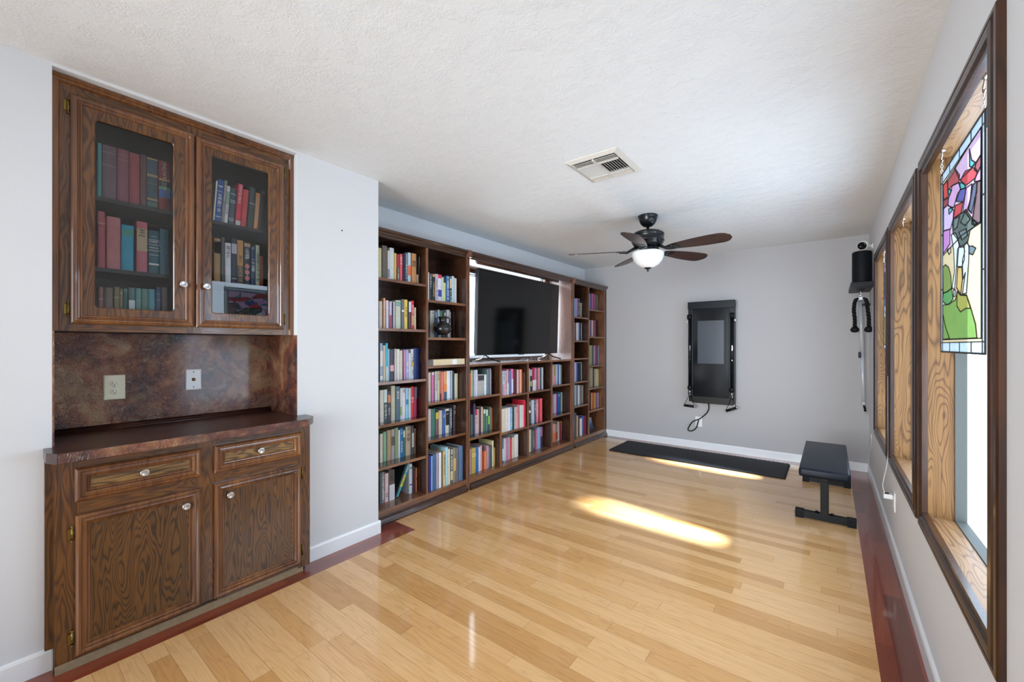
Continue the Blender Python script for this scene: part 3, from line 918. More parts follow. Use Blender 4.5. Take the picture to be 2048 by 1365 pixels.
outlet('cable_outlet', Pl(-2.83), .757, 1.110, .072, .115, 'wplastic', 'white coaxial cable wall plate on the mottled backsplash', 'coax')
Pf = lambda Y: (lambda u, v, h: Vector((u, Y - h, v)))
outlet('power_outlet', Pf(YF), -1.322, .337, .080, .125, 'wplastic', 'white power outlet on the grey end wall below the fitness machine', 'duplex')
outlet('power_outlet', Pr, 3.475, .335, .074, .118, 'wplastic', 'white power outlet on the window wall holding the charger', 'duplex')

# ------------------------------------------------------------------ bookcase units
XS, XK = -2.58, -2.912      # front edges, back face
def unit(name, y0, y1, label):
    return thing(name, (XS, (y0 + y1) / 2, 0), label, 'bookcase')
def base_and_crown(th, y0, y1, crown=True):
    b = B()
    b.box(XK, XS + .004, y0, y1, .060, .103, 'case_edge'); b.build('bottom_rail', None, th)
    b = B()
    pr = [(XS - .03, 0), (XS + .026, 0), (XS + .028, .012), (XS + .026, .028), (XS + .018, .042), (XS + .008, .050), (XS + .010, .054), (XS + .010, .060), (XS - .03, .060)]
    b.extr([(x, y0, z) for x, z in pr], (0, y1 - y0, 0), 'case_mold'); b.build('base_moulding', None, th)
    b = B()
    pr = [(XK, 2.085), (XS + .002, 2.085), (XS + .006, 2.093), (XS + .006, 2.103), (XS + .012, 2.106), (XS + .018, 2.113), (XS + .018, 2.121), (XS + .026, 2.125), (XS + .032, 2.134), (XS + .032, 2.146), (XK, 2.146)]
    b.extr([(x, y0, z) for x, z in pr], (0, y1 - y0, 0), 'case_mold'); b.build('crown_moulding', None, th)
def upright(th, y0, y1, z0=.103, z1=2.085, name='upright'):
    b = B(); b.box(XK, XS - .012, y0 + .001, y1 - .001, z0, z1, 'case'); b.box(XS - .012, XS, y0, y1, z0, z1, 'case_edge_z'); return b.build(name, None, th)
def shelf(th, y0, y1, z, t=.019):
    b = B(); b.box(XK, XS - .016, y0, y1, z - t, z, 'case_y'); b.box(XS - .016, XS - .004, y0, y1, z - t - .001, z, 'case_edge'); return b.build('shelf', None, th)
def back(th, y0, y1, z0, z1):
    b = B(); b.box(XK - .008, XK, y0, y1, z0, z1, 'case'); return b.build('back_panel', None, th)
def pilaster(th, y0, y1):
    b = B()
    b.box(XK, XS, y0, y1, 0.103, 2.085, 'case')
    k = (y1 - y0)
    b.box(XS, XS + .010, y0, y0 + k * .42, .0, 2.085, 'case_edge_z', .003); b.box(XS, XS + .010, y1 - k * .42, y1, .0, 2.085, 'case_edge_z', .003)
    b.box(XS, XS + .036, y0 - .004, y1 + .004, 2.085, 2.150, 'case_edge_z', .003)
    b.lathe((XS + .036, (y0 + y1) / 2, 2.118), [(.016, 0), (.016, .003), (.010, .003), (.008, .006), (0, .006)], 'case_edge_z', 16, (1, 0, 0))
    return b.build('pilaster', None, th)
ua = unit('bookcase', 1.728, 2.7065, 'left walnut bookcase unit, two columns of shelves beside the cabinet wall')
back(ua, 1.729, 2.687, .103, 2.085)
upright(ua, 1.728, 1.748); upright(ua, 2.231, 2.249)
for z in (.412, .720, 1.032, 1.427, 1.793): shelf(ua, 1.748, 2.231, z)
for z in (.523, .831, 1.133, 1.366, 1.671): shelf(ua, 2.249, 2.687, z)
base_and_crown(ua, 1.728, 2.687); pilaster(ua, 2.687, 2.7065 + .0195)
ub = unit('media_bookcase', 2.7275, 4.588, 'middle walnut unit with low cubbies and an open television bay')
back(ub, 2.7275, 4.588, .103, 1.112)
# back of the television bay around the window
b = B()
b.box(XK - .012, XK, 2.7275, V4[0], 1.13, 2.085, 'niche_wood'); b.box(XK - .012, XK, V4[1], 4.588, 1.13, 2.085, 'niche_wood'); b.box(XK - .012, XK, V4[0], V4[1], V4[3], 2.085, 'niche_wood_y'); b.box(XK - .012, XK, V4[0], V4[1], 1.13, V4[2], 'niche_wood_y')
b.build('bay_back_panel', None, ub)
b = B(); b.box(XK, XS, 4.580, 4.588, 1.131, 2.085, 'niche_side'); b.build('bay_side_panel', None, ub, label='satin varnished side panel catching the window glare')
b = B(); b.box(XK, XS, 2.7275, 2.7355, 1.131, 2.085, 'niche_wood'); b.build('bay_side_panel', None, ub)
b = B(); b.box(XK, XS, 2.7355, 4.580, 2.079, 2.0848, 'niche_wood_y'); b.build('bay_ceiling_panel', None, ub, label='gloss varnished board under the crown moulding')
b = B(); b.box(XK, XS - .014, 2.7275, 4.588, 1.112, 1.131, 'niche_wood_y'); b.box(XS - .014, XS + .004, 2.7275, 4.588, 1.108, 1.131, 'case_edge', .003); b.build('television_shelf', None, ub)
upright(ub, 2.7275, 2.738, .103, 1.112); upright(ub, 3.176, 3.193, .103, 1.112); upright(ub, 3.644, 3.662, .103, 1.112); upright(ub, 4.122, 4.140, .103, 1.112); upright(ub, 4.576, 4.588, .103, 1.112)
for a, c, zs in ((2.738, 3.176, (.459, .827)), (3.193, 3.644, (.430, .797)), (3.662, 4.122, (.430, .798)), (4.140, 4.576, (.465, .827))):
    for z in zs: shelf(ub, a, c, z)
base_and_crown(ub, 2.7275, 4.588)
ud = unit('bookcase', 4.589, 5.598, 'right walnut bookcase unit, two narrow columns against the grey end wall')
pilaster(ud, 4.589, 4.646)
back(ud, 4.646, 5.53, .103, 2.085); upright(ud, 5.056, 5.074)
for z in (.519, .832, 1.135, 1.365, 1.671): shelf(ud, 4.646, 5.056, z)
for z in (.409, .717, 1.025, 1.422, 1.794): shelf(ud, 5.074, 5.53, z)
b = B(); b.box(XK, XS, 5.53, 5.575, .103, 2.085, 'case_edge_z'); b.box(XK, XS + .008, 5.575, 5.598, .0, 2.085, 'case', .003); b.build('end_upright', None, ud)
base_and_crown(ud, 4.646, 5.598)

# ------------------------------------------------------------------ television
tv = thing('television', (-2.74, 3.77, 1.131), 'large black flat television in the lit bay of the bookcase', 'television')
lean = .026 / .857
def Pt(u, v, h):   # v measured up from 1.203
    return Vector((-2.750 + (v - 1.203) * lean + h, u, v))
b = B(); k = b.mi('bezel')
b.rings(Pt, 3.012, 4.528, 1.203, 2.060, [(0, -.028, .004), (0, 0, .004), (.006, .002, .003), (.008, .0005, .002)], 'bezel')
b.obox(Pt(3.77, 1.63, -.035), (.018, 0, 0), (0, .745, 0), (.012, 0, .41), 'bezel')
b.build('casing', None, tv)
b = B(); b.poly([Pt(3.019, 1.211, .0006), Pt(4.521, 1.211, .0006), Pt(4.521, 2.053, .0006), Pt(3.019, 2.053, .0006)], 'screen'); b.build('screen', None, tv)
b = B(); b.box(-2.752, -2.742, 3.70, 3.80, 1.197, 1.203, 'bezel'); b.build('sensor_bar', None, tv)
for yy in (3.155, 4.33):
    b = B()
    b.tube([(-2.765, yy, 1.205), (-2.70, yy + .012, 1.165), (-2.612, yy + .055, 1.137)], .0065, 'black_metal', 8)
    b.tube([(-2.765, yy, 1.205), (-2.80, yy - .02, 1.165), (-2.868, yy - .075, 1.137)], .0065, 'nickel', 8)
    b.build('foot', None, tv)
def cable(name, pts, r, m, label, sub=6):
    P_ = [Vector(p) for p in pts]; out = []
    for i in range(len(P_) - 1):
        p0 = P_[max(i - 1, 0)]; p1 = P_[i]; p2 = P_[i + 1]; p3 = P_[min(i + 2, len(P_) - 1)]
        for q in range(sub):
            t = q / sub
            out.append(.5 * ((2 * p1) + (-p0 + p2) * t + (2 * p0 - 5 * p1 + 4 * p2 - p3) * t * t + (-p0 + 3 * p1 - 3 * p2 + p3) * t ** 3))
    out.append(P_[-1])
    b = B(); b.tube(out, r, m, 8)
    o = b.build(name, loc=P_[0]); tag(o, label, 'cable'); return o
cable('cable', [(-2.86, 2.78, 1.150), (-2.80, 3.0, 1.155), (-2.78, 3.3, 1.136), (-2.70, 3.6, 1.136), (-2.76, 3.8, 1.150), (-2.80, 4.0, 1.140), (-2.82, 4.3, 1.16), (-2.85, 4.45, 1.17)], .003, 'black', 'thin black cable lying on the shelf under the television')
cable('cable', [(-2.80, 2.79, 1.136), (-2.72, 3.0, 1.136), (-2.74, 3.2, 1.136), (-2.66, 3.5, 1.137), (-2.64, 3.62, 1.139), (-2.70, 3.8, 1.136), (-2.80, 3.95, 1.137)], .0035, 'wplastic', 'thin white cable lying on the shelf under the television')

# ------------------------------------------------------------------ books
ORD = ['first', 'second', 'third', 'fourth', 'fifth', 'sixth', 'seventh', 'eighth', 'ninth', 'tenth', 'eleventh', 'twelfth', 'thirteenth', 'fourteenth', 'fifteenth']
def glyphs(P, w_, z0, z1, m, parent, rnd, frac=.55, color=None):
    """unreadable little printed strokes running up a spine"""
    b = B(); z = z1; gw = w_ * frac
    step = max(.004, gw * .55)
    while z > z0 + step:
        s = step * rnd.uniform(.55, .9)
        if rnd.random() > .14:
            t = s * .32
            a = rnd.choice((-1, 1))
            q = [(-gw / 2, gw / 2, z - t, z)]
            r_ = rnd.random()
            if r_ < .6: q.append((a * gw / 2 - a * t, a * gw / 2, z - s, z - t) if a > 0 else (-gw / 2, -gw / 2 + t, z - s, z - t))
            if r_ < .35: q.append((-gw / 2, gw / 2, z - s, z - s + t))
            if r_ > .5: q.append((-t / 2, t / 2, z - s, z - t))
            for (u0, u1, v0, v1) in q:
                b.poly([P(u0, v0), P(u1, v0), P(u1, v1), P(u0, v1)])
        z -= step
    if not b.bm.faces: return None
    return b.build('spine_lettering', m, parent, color=color)

def make_book(ymid, w_, zs, h, xs, depth, color, label, group, style='', rnd=None, tilt=0, parts=True):
    base = Vector((xs - depth / 2, ymid, zs))
    b = B(); t = min(.0024, w_ * .16); hy = w_ / 2; d2 = depth / 2
    rd = min(.005, w_ * .16)
    sp = []
    for i in range(7):
        a = -PI / 2 + PI * i / 6
        sp.append((d2 - rd + rd * math.cos(a), hy * math.sin(a)))
    outer = [(-d2, -hy)] + [(x, y) for x, y in sp] + [(-d2, hy)]
    inner = [(-d2, hy - t), (d2 - rd - t, hy - t), (d2 - rd - t, -hy + t), (-d2, -hy + t)]
    b.extr([(x, y, 0) for x, y in outer + inner], (0, 0, h))
    o = b.build('book', 'cloth', color=color)
    o.location = base
    if tilt: o.rotation_euler = (math.radians(tilt), 0, 0)
    tag(o, label, 'book', group)
    def child(bb, name, m, color=None):
        c = bb.build(name, m, color=color); c.parent = o; return c
    if parts:
        bb = B(); bb.box(-d2 + .003, d2 - rd - t, -hy + t, hy - t, .002, h - .0035); child(bb, 'pages', 'paper')
    Ps = lambda u, v: Vector((d2 + .0004, u, v))
    if parts and style:
        for s in style.split(';'):
            k = s[0]
            if k in 'ldg':
                col = {'l': 'F0EEE8', 'd': '1C1A1A', 'g': 'C8A85C'}[k]
                rg = s[1:].split(':') if len(s) > 1 else ('.12', '.8')
                z1 = h * (1 - float(rg[0])); z0 = h * (1 - float(rg[1]))
                P2 = lambda u, v: Vector((d2 + .0009, u, v))
                g = glyphs(P2, w_, z0, z1, 'print', None, rnd, color=col)
                if g: g.parent = o
            elif k == 'b':
                c_, a, e = s[1:].split(':')
                bb = B(); z1 = h * (1 - float(a)); z0 = h * (1 - float(e))
                wv = hy * .92
                bb.poly([Ps(-wv, z0), Ps(wv, z0), Ps(wv, z1), Ps(-wv, z1)])
                child(bb, 'spine_label', 'print', c_)
            elif k == 't':
                txt, size, v, rot, c_ = s[1:].split('|')
                me = text_mesh(txt.replace('_', ' '), lambda u_, v_, h_: Vector((d2 + .0011 + h_, u_, v_)), 0, h * float(v), float(size), 'print', None, name='spine_title', rot=math.radians(float(rot)), color=c_)
                me.parent = o
    return o

CELLS = [
 # (row word, column words, crop x, crop y, scale, spine X, shelf z, depth, limits y0 y1, books)
 ('top', 'A', 755, 480, .07324, -2.655, 1.793, .17, (1.75, 2.228), '30 130 225 pale yellow/CFC998;150 292 165 brown-grey/6E655A;296 350 300 white/E3DBDD/b8A8890:.62:.9;352 478 228 white/DDE6E4/t|;484 545 370 yellow/E8BE68;560 622 405 crimson/B03048/b4A4440:.45:1,l.5:.95;638 716 395 coral red/E4606A/l.1:.4;735 775 370 navy/202850;785 855 355 dark slate/34485E/l.05:.95;865 950 360 pale blue/C4D6E0/bE8682C:.42:.74;975 1105 385 tan/C68C54/b8A6440:.24:.44,d.26:.42;1112 1165 960 short tan/B89878;1170 1290 475 black/303840/l.05:.35'),
 ('second', 'A', 755, 585, .0623, -2.66, 1.427, .16, (1.75, 2.228), '58 160 290 cream/CFC9BE;192 258 185 orange/F0B080/l.1:.9;280 362 262 white/E6E2EE;388 468 300 pale lavender/D8C8DC/bB04860:.5:1;470 506 335 navy/2C2444;512 560 300 white/DCDCE0;590 755 262 pale green/D2D8C0/b78A890:.05:.12,b80A0B4:.14:.2;775 860 225 slate grey/6E7280/bE8E8E8:.36:.42;868 975 240 yellow/E8CC58/d.25:.6;1003 1085 290 maroon/56404A/bE0E0E4:.02:.38;1093 1180 275 red/D8243C/l.15:.5,bD09868:.5:.85;1187 1245 490 short cream/CFC6A0'),
 ('third', 'A', 755, 675, .07324, -2.66, 1.032, .16, (1.75, 2.228), '70 150 165 pale blue/A4B8CC/bE8E4DC:.2:.6,bE8E4DC:.86:.96;160 225 225 tan/DCCAAE;228 290 165 turquoise/48C4E0/bC0D8C8:.62:1;292 332 320 light blue/A8CCF0;345 455 345 charcoal/44484E/bE4A8B0:.5:.7;472 525 318 white/D8D0D8;535 612 325 cream/ECE8DA;615 690 365 beige/D8D6CA;733 768 345 pink/E0A0C4;783 862 345 lavender/ACACD8/l.4:.8;864 915 430 pale lavender/D8DAE6;922 996 325 pale grey/CCD0D0/d.1:.9,bE0B830:.42:.58;1000 1190 300 navy blue/08286A'),
 ('fourth', 'A', 755, 765, .0696, -2.68, .720, .16, (1.75, 2.228), '75 182 230 cream/DCD8CC;187 290 215 white/D6E6E2/b2C3C3C:.4:1,l.45:.95;298 380 262 dark slate/464656/bD88858:.12:.38,l.55:.8;398 516 102 beige/C8C6AC;530 648 122 slate blue/587080/l.15:.42;655 708 175 white/D0D8DC/b90B860:.6:.88;713 808 165 white/E4E2E4/d.02:.2;818 888 165 light blue/9CD0EC/b2880B0:.38:.55;900 966 170 pale aqua/C8DCE0;968 1056 130 red/D83438/l.35:.65;1064 1140 135 magenta/B03060/b707088:.0:.4'),
 ('fifth', 'A', 755, 840, .07324, -2.70, .412, .16, (1.75, 2.228), '73 152 385 cream/DCD0BC;165 252 330 green/84B698;270 378 285 tan/B89C78;385 478 260 grey/A8A4A8/b54544E:.24:.54;488 574 222 sage green/90A67C;576 622 285 white/E8E8E6;628 706 230 blue/1C74B0/l.08:.24,l.45:.9;708 758 260 teal/387468/bE0D8B8:.06:.3;778 922 180 taupe/B8A48C/d.02:.2,d.26:.55;938 1002 165 dark grey/525860/bC8C8C8:.25:.75;1008 1082 240 brown/78583E'),
 ('lowest', 'A', 755, 915, .0769, -2.69, .103, .19, (1.75, 2.228), '65 118 400 slate/585E66;120 188 390 grey/888A84/l.1:.9;203 302 420 pale pink/E4C6CA/d.7:.85;308 462 335 grey and white/60564E/bD8D8DE:.48:1,d.04:.42;840 925 172 white/D0D4E0/b303030:.12:.15,b303030:.68:.72;930 985 232 dark grey/38383A;990 1020 330 dark red/B04040;1022 1106 262 tan orange/D89C74/bA83830:.4:.5'),
 ('top', 'C', 850, 535, .0659, -2.66, 1.671, .16, (2.251, 2.684), '83 132 150 white/F0E4E4;145 210 195 black/28383E/l.02:.6;225 316 210 black/1A221E/bC8B080:.0:.1,g.3:.85;320 392 205 pale pink/D6C4D4/d.2:.9;398 510 225 white/E0DCE8/bD83048:.0:.13,b3048A0:.55:.8;514 558 305 pale green/C8D8D0;564 636 300 pale yellow/D8D088/b1C3034:.0:.22;655 746 265 blue/3070B0/l.03:.9;752 820 330 black/2A3636/bD8C898:.02:.4,l.45:.98;828 900 275 pale blue/B8D0DC;904 970 335 cream/D0CCC8'),
 ('second', 'C', 850, 610, .09155, -2.72, 1.366, .16, (2.251, 2.684), '76 92 250 dark green/28302C;95 152 232 slate/485050;160 262 132 cream/D8D0C0/d.0:.15;266 330 150 blue/3464A0/l.04:.3;340 386 115 white/C8CCCC;388 466 140 green/447456;478 546 175 black/202428/l.02:.5;558 636 120 white/C0C4C4/d.2:.9;640 686 165 pale grey/B8A8A8/d.2:.8;725 832 172 dark brown/3C2A24'),
 ('fourth', 'C', 850, 730, .0586, -2.67, .831, .16, (2.251, 2.684), '123 207 265 cream/E0D2C4;228 312 255 pink/E078B4/bE8DCE0:.0:.1;348 422 225 white/E0E0D8/d.1:.7;430 506 220 cream/CEC6A8/d.02:.35;508 556 225 coral/CE7458/b601C24:.78:1;565 637 240 salmon/E8847C;650 748 235 orange/E8A45C/b305C78:.73:1,bE88830:.45:.7;752 872 215 white/E4E8F0;883 940 200 pale grey-blue/A6B4C4;942 1002 215 dark navy/2A3246;1020 1132 300 pale cream/CECCAE'),
 ('fifth', 'C', 850, 800, .0659, -2.70, .523, .16, (2.251, 2.684), '108 187 285 pinkish white/E0D2D4;190 318 280 green/468070;325 417 375 brown/7E6060/bE4CC50:.02:.3;430 532 325 cream/DCCCB2;545 624 305 blue/3068B8/l.2:.34;630 742 275 cream and black/DCD4BC/b1A1A1A:.09:.68,l.2:.3;755 832 250 blue-grey/566678/l.1:.9;878 946 160 charcoal/56464A/l.02:.38'),
 ('lowest', 'C', 850, 875, .0879, -2.60, .103, .20, (2.251, 2.684), '90 143 425 royal blue/0C2A90;145 182 430 light blue/84AEE8;190 262 385 steel blue/46648A;266 333 360 lavender grey/9C98A8;335 382 350 white/ECEAEC;386 425 340 brown/786446;427 477 325 cream/D8C288/d.1:.7;485 542 230 light blue/A4D0DC;544 588 270 pale cream/D0CCB2;590 652 255 dark grey/56564E/l.03:.6,bC8BC90:.64:.9;655 722 240 grey-beige/8A806C/bC8A868:.3:.66;728 786 240 slate/68686E;793 886 200 dusty blue/547092;889 934 185 black/0E1620'),
 ('top', 'D', 934, 725, .05495, -2.64, .827, .16, (2.742, 3.174), '80 147 400 red/E04C44;150 226 295 pale green/B0C890;250 305 290 pale blue/C0C8E0;313 392 280 white/E0DCEC;400 632 445 grey photo/B0AEA8/b40343C:.05:.3;636 726 450 pale blue/D4DEE6;743 817 260 slate green/688280;843 882 230 lavender/A698B0;884 915 290 black/26262E'),
 ('middle', 'D', 934, 800, .0586, -2.68, .459, .16, (2.742, 3.174), '80 110 370 tan/B09880;138 217 510 short slate/54666A;233 288 140 purple/56466A;290 357 330 white/D8C8C8/bB83048:.0:.24,d.3:.6;360 412 325 pale pink/E4C0B6;415 492 300 dark plum/503446;495 552 250 beige/DCC2AA;563 637 320 green/507866/bC8D8C0:.02:.2;648 722 330 pale green/5A7C70/bC8D8C0:.02:.3;724 778 335 dark teal/285450/b90D050:.3:.7;784 842 250 grey/7E7A6E;848 942 270 orange-tan/B86834'),
 ('lowest', 'D', 934, 865, .0696, -2.645, .103, .18, (2.742, 3.174), '70 132 490 pink/C89EA0;145 277 450 mustard yellow/C8B058/bE8D8A0:.22:.26,bE8D8A0:.3:.34;288 357 420 blue/3470C0;360 412 420 white/D8DCE0;415 456 380 pale pink/E0AEB0;468 530 540 rust/A83E1A;532 592 530 orange/E88C54;600 667 380 mauve/B88E98;669 702 400 slate/627080;705 762 370 dark slate/3E4E56;765 832 230 pale cream/DCD4A0;834 882 430 tan/C09E6A'),
 ('top', 'E', 998, 725, .05128, -2.62, .797, .15, (3.197, 3.642), '105 152 350 grey/9090A0;168 257 340 pale blue/CCD4E6/d.05:.45,bE0A0B8:.55:1;263 327 340 white/D0C8CC/d.1:.8;343 417 290 pink/E09CB0/bD8E4E4:.55:1;448 527 320 slate blue/5874A8;538 607 260 bright pink/E870A8/bD8DCF0:.4:.95;610 772 300 plum/582430;778 852 290 pale rose/DCAEAC;854 897 320 grey/8A7A84;903 977 280 peach/F0A478;983 1062 290 rust red/902E14;1078 1112 390 taupe/6A5646'),
 ('middle', 'E', 998, 790, .0586, -2.60, .430, .16, (3.197, 3.642), '100 227 480 cream/DCD0C0;233 332 460 pale cream/DCD4C8;334 397 440 pale blue/CED8EC;403 462 430 light blue/78A4C8/l.1:.9;464 532 430 navy/203646;534 592 420 pale green/A6B4A2;598 640 430 pink/E0A4AE/d.05:.3;642 717 350 dusty rose/B87074;719 802 360 pale aqua/BAD2CE;804 852 360 light pink/E8B6BE;855 922 190 tall red/C82038'),
 ('lowest', 'E', 998, 855, .0586, -2.67, .103, .16, (3.197, 3.642), '108 167 380 slate/6C788A/bE0DCE8:.45:.95;170 247 380 white/D8DCDC;250 314 350 pink/D08CAE;323 377 340 pale pink/C8B2B8;384 447 400 red/D85464;455 542 340 peach cream/E0CAAE;544 667 250 white/E0E2E4'),
 ('top', 'F', 1052, 725, .04396, -2.65, .798, .15, (3.666, 4.12), '128 192 300 pale grey/C4CCCC;194 267 340 black/2E3232/bD8E0E0:.0:.3,bC8D060:.55:.8;298 407 250 crimson/B0204E/bE0E0E4:.55:1;409 462 260 pink/E08CB0/bE0E0E4:.55:1;478 547 280 mauve/8A6476;573 642 260 light pink/DC8A8A;643 717 250 slate/48525A;723 797 240 pale grey/C0C4CC'),
 ('middle', 'F', 1052, 785, .0513, -2.64, .430, .16, (3.666, 4.12), '103 192 330 dark slate/384048/bE8E4E4:.42:.52,l.05:.35;228 332 310 pale blue/C4D0D6;334 407 320 blue-grey/485264/l.05:.6;413 487 280 pink/D8849A/l.2:.8;493 550 250 dark red/981628;553 647 250 coral/E85C64'),
 ('lowest', 'F', 1052, 845, .0513, -2.68, .103, .16, (3.666, 4.12), '113 212 290 cream/D8CCB2;214 277 290 slate green/586A60;279 332 300 grey/68686E/l.1:.9;383 447 280 pink/C87496;449 567 200 light blue/92BADC;569 657 190 mauve/B07696/b2C3450:.45:1'),
 ('top', 'G', 1098, 720, .0403, -2.66, .827, .15, (4.144, 4.574), '173 232 270 pale pink/D8BEB6;234 342 240 tan/B09264/bE09898:.55:1;368 427 240 pale blue/C0CCDE;429 522 220 blue/5074A0;524 577 250 pale blue/CCDAE6;579 652 260 slate green/64726C'),
 ('middle', 'G', 1098, 775, .0439, -2.70, .465, .15, (4.144, 4.574), '183 247 340 mauve/B08CA0;253 300 320 pale grey/C8CCD4;302 352 300 pink/E894B0;354 402 290 purple/4C2668;404 507 290 blue/185CA8/l.05:.2;509 562 260 slate/466272;568 662 230 pale green/9EAC9A'),
 ('lowest', 'G', 1098, 830, .0476, -2.71, .103, .15, (4.144, 4.574), '128 167 340 pale grey/C8BCBC;183 302 380 salmon/E09C90/bE88048:.5:1;304 382 390 grey/8E8686/bA04048:.45:.9;384 467 290 cream/D0B6A4;469 547 350 dark red/88283A;549 637 260 orange/D0824C/b304480:.5:1'),
 ('top', 'H', 1140, 560, .1026, -2.68, 1.671, .15, (4.65, 5.052), '73 112 375 mauve/866C70;114 152 370 light blue/78ACE0;154 196 370 lavender/AE8CC0;198 232 375 black/2A221E/l.0:.9;238 277 390 blue/4878C0;280 330 465 short cream/CAC69E'),
 ('second', 'H', 1140, 560, .1026, -2.68, 1.365, .15, (4.65, 5.052), '78 118 835 lavender/B69EB8;122 144 840 dark plum/3C2E3A;147 172 845 pale pink/D8C4C8;175 203 840 white/D8D8DC;206 240 840 slate blue/506CA0;242 260 850 navy/1C2840;262 290 850 pale green/B6CAC0'),
 ('fourth', 'H', 1140, 700, .1465, -2.68, .832, .15, (4.65, 5.052), '50 70 170 lavender/BEB4D8;72 90 172 pale lavender/C8C0E0;92 108 175 blue/6878B8;110 162 185 dark teal/1C2E3E;164 186 170 pale grey/D0D4D4'),
 ('fifth', 'H', 1140, 700, .1465, -2.66, .519, .15, (4.65, 5.052), '50 76 480 black/2A2E2E;83 110 480 pale blue/A6BEC8;112 124 480 dark grey/3A3A3C;126 156 480 white/D8D8DC;158 186 490 mauve/907088;203 235 480 pale green/A6B08C'),
 ('lowest', 'H', 1140, 700, .1465, -2.62, .103, .17, (4.65, 5.052), '48 60 925 beige/D8CCB8;62 98 862 navy blue/2E4E6C;103 126 900 tan/C8A078;128 147 895 black/24242A;150 186 935 cream/E0D8CA;190 214 900 blue/2C50A0;232 250 900 red/B82C3C'),
]
COLW = {'A': 'leftmost bookcase column', 'C': 'second bookcase column', 'D': 'first column under television', 'E': 'second column under television', 'F': 'third column under television', 'G': 'fourth column under television', 'H': 'column right of television'}
TITLES = {('top', 'A', 3): 't|'}
nb = 0
for row, cc, ox, oy, sc, xs, zs, dep, lim, data in CELLS:
    prev = lim[0] + .001
    kind = 'cubby' if cc in 'DEFG' else 'shelf'
    spans = []
    for e in data.split(';'):
        xl, xr = [float(q) for q in e.split('/')[0].split(' ')[:2]]
        y0 = max(onx(ox + xl * sc, oy, xs)[0], prev); y1 = max(min(onx(ox + xr * sc, oy, xs)[0], lim[1] - .001), y0 + .008)
        spans.append([y0, y1]); prev = y1 + .0008
    if prev > lim[1] - .001:
        k = (lim[1] - .002 - lim[0]) / (prev - lim[0])
        spans = [[lim[0] + (q - lim[0]) * k for q in sp] for sp in spans]
    for i, e in enumerate(data.split(';')):
        f_ = e.split('/')
        nums = f_[0].split(' ')
        xl, xr, yt = float(nums[0]), float(nums[1]), float(nums[2])
        cname = ' '.join(nums[3:]); hexc = f_[1]
        style = f_[2].replace(',', ';') if len(f_) > 2 else ''
        if style.startswith('t|'): style = ''
        rnd = random.Random(nb * 13 + 5)
        y0, z1 = onx(ox + xl * sc, oy + yt * sc, xs)
        y1, z2 = onx(ox + xr * sc, oy + yt * sc, xs)
        y0, y1 = spans[i]
        h = (z1 + z2) / 2 - zs
        extra = ''
        if 'l' in style.split(';')[-1][0:1] or style.startswith('l'): extra = ' with white lettering'
        elif style.startswith('d'): extra = ' with dark lettering'
        elif style.startswith('b'): extra = ' with spine label'
        lab = '%s book%s, %s from left, %s %s, %s' % (cname, extra, ORD[i], row, kind, COLW[cc])
        if len(lab.split()) > 16: lab = '%s book, %s from left, %s %s, %s' % (cname, ORD[i], row, kind, COLW[cc])
        grp = 'books on the %s %s of the %s' % (row, kind, COLW[cc])
        make_book((y0 + y1) / 2, y1 - y0, zs + .0004, h, xs, min(dep, xs - XK - .004) if False else min(dep, abs(XK - xs) - .006), hexc, lab, grp, style, rnd)
        nb += 1

# leaning books on the lowest shelf of the leftmost column
GA = 'books on the lowest shelf of the leftmost bookcase column'
def leaner(xb, w_, h, tilt, color, label, xs=-2.70, style='', dep=.16):
    y, _ = onx(xb, 1000, xs)
    make_book(y, w_, .1045 + w_ / 2 * math.sin(math.radians(abs(tilt))), h, xs, dep, color, label, GA, style, random.Random(3), tilt)
leaner(755 + 512 * .0769, .024, .265, -27, '50B4B8', 'turquoise book leaning to the right on the lowest shelf, leftmost bookcase column', style='bC8D850:.35:.7;l.1:.3;d.4:.65')
leaner(755 + 478 * .0769, .016, .285, -24, '243038', 'dark thin book leaning behind the turquoise one, lowest shelf, leftmost column')

# books behind the glass doors
def lift(h, k=1.22):  # lightens cover colours to make up for the shade inside the cabinet
    return ''.join('%02X' % min(255, int(int(h[i:i + 2], 16) * k + 4)) for i in (0, 2, 4))
def crow(place, xs, zs, items, lim, tilt=0, dep=.17):
    prev = lim[0]
    for i, (x0, x1, yt, cname, hexc, style) in enumerate(items):
        y0, za = onx(x0, yt, xs); y1, zb = onx(x1, yt, xs)
        y0 = max(y0, prev); y1 = min(y1, lim[1]); prev = y1 + .0008
        hh = (za + zb) / 2 - zs
        wv = (y1 - y0) * math.cos(math.radians(tilt))
        ext = ' with white lettering' if 'l.' in style or '|' in style else ''
        make_book((y0 + y1) / 2, wv, zs + .0006 + (wv / 2 * math.sin(math.radians(abs(tilt)))), hh, xs, min(dep, xs + 2.842), lift(hexc), '%s book%s, %s from left, %s' % (cname, ext, ORD[i], place), 'books on the ' + place, style, random.Random(i * 7 + 1), tilt)
a1 = lambda x: 190 + x * .1026
a2 = lambda x: 260 + x * .09156
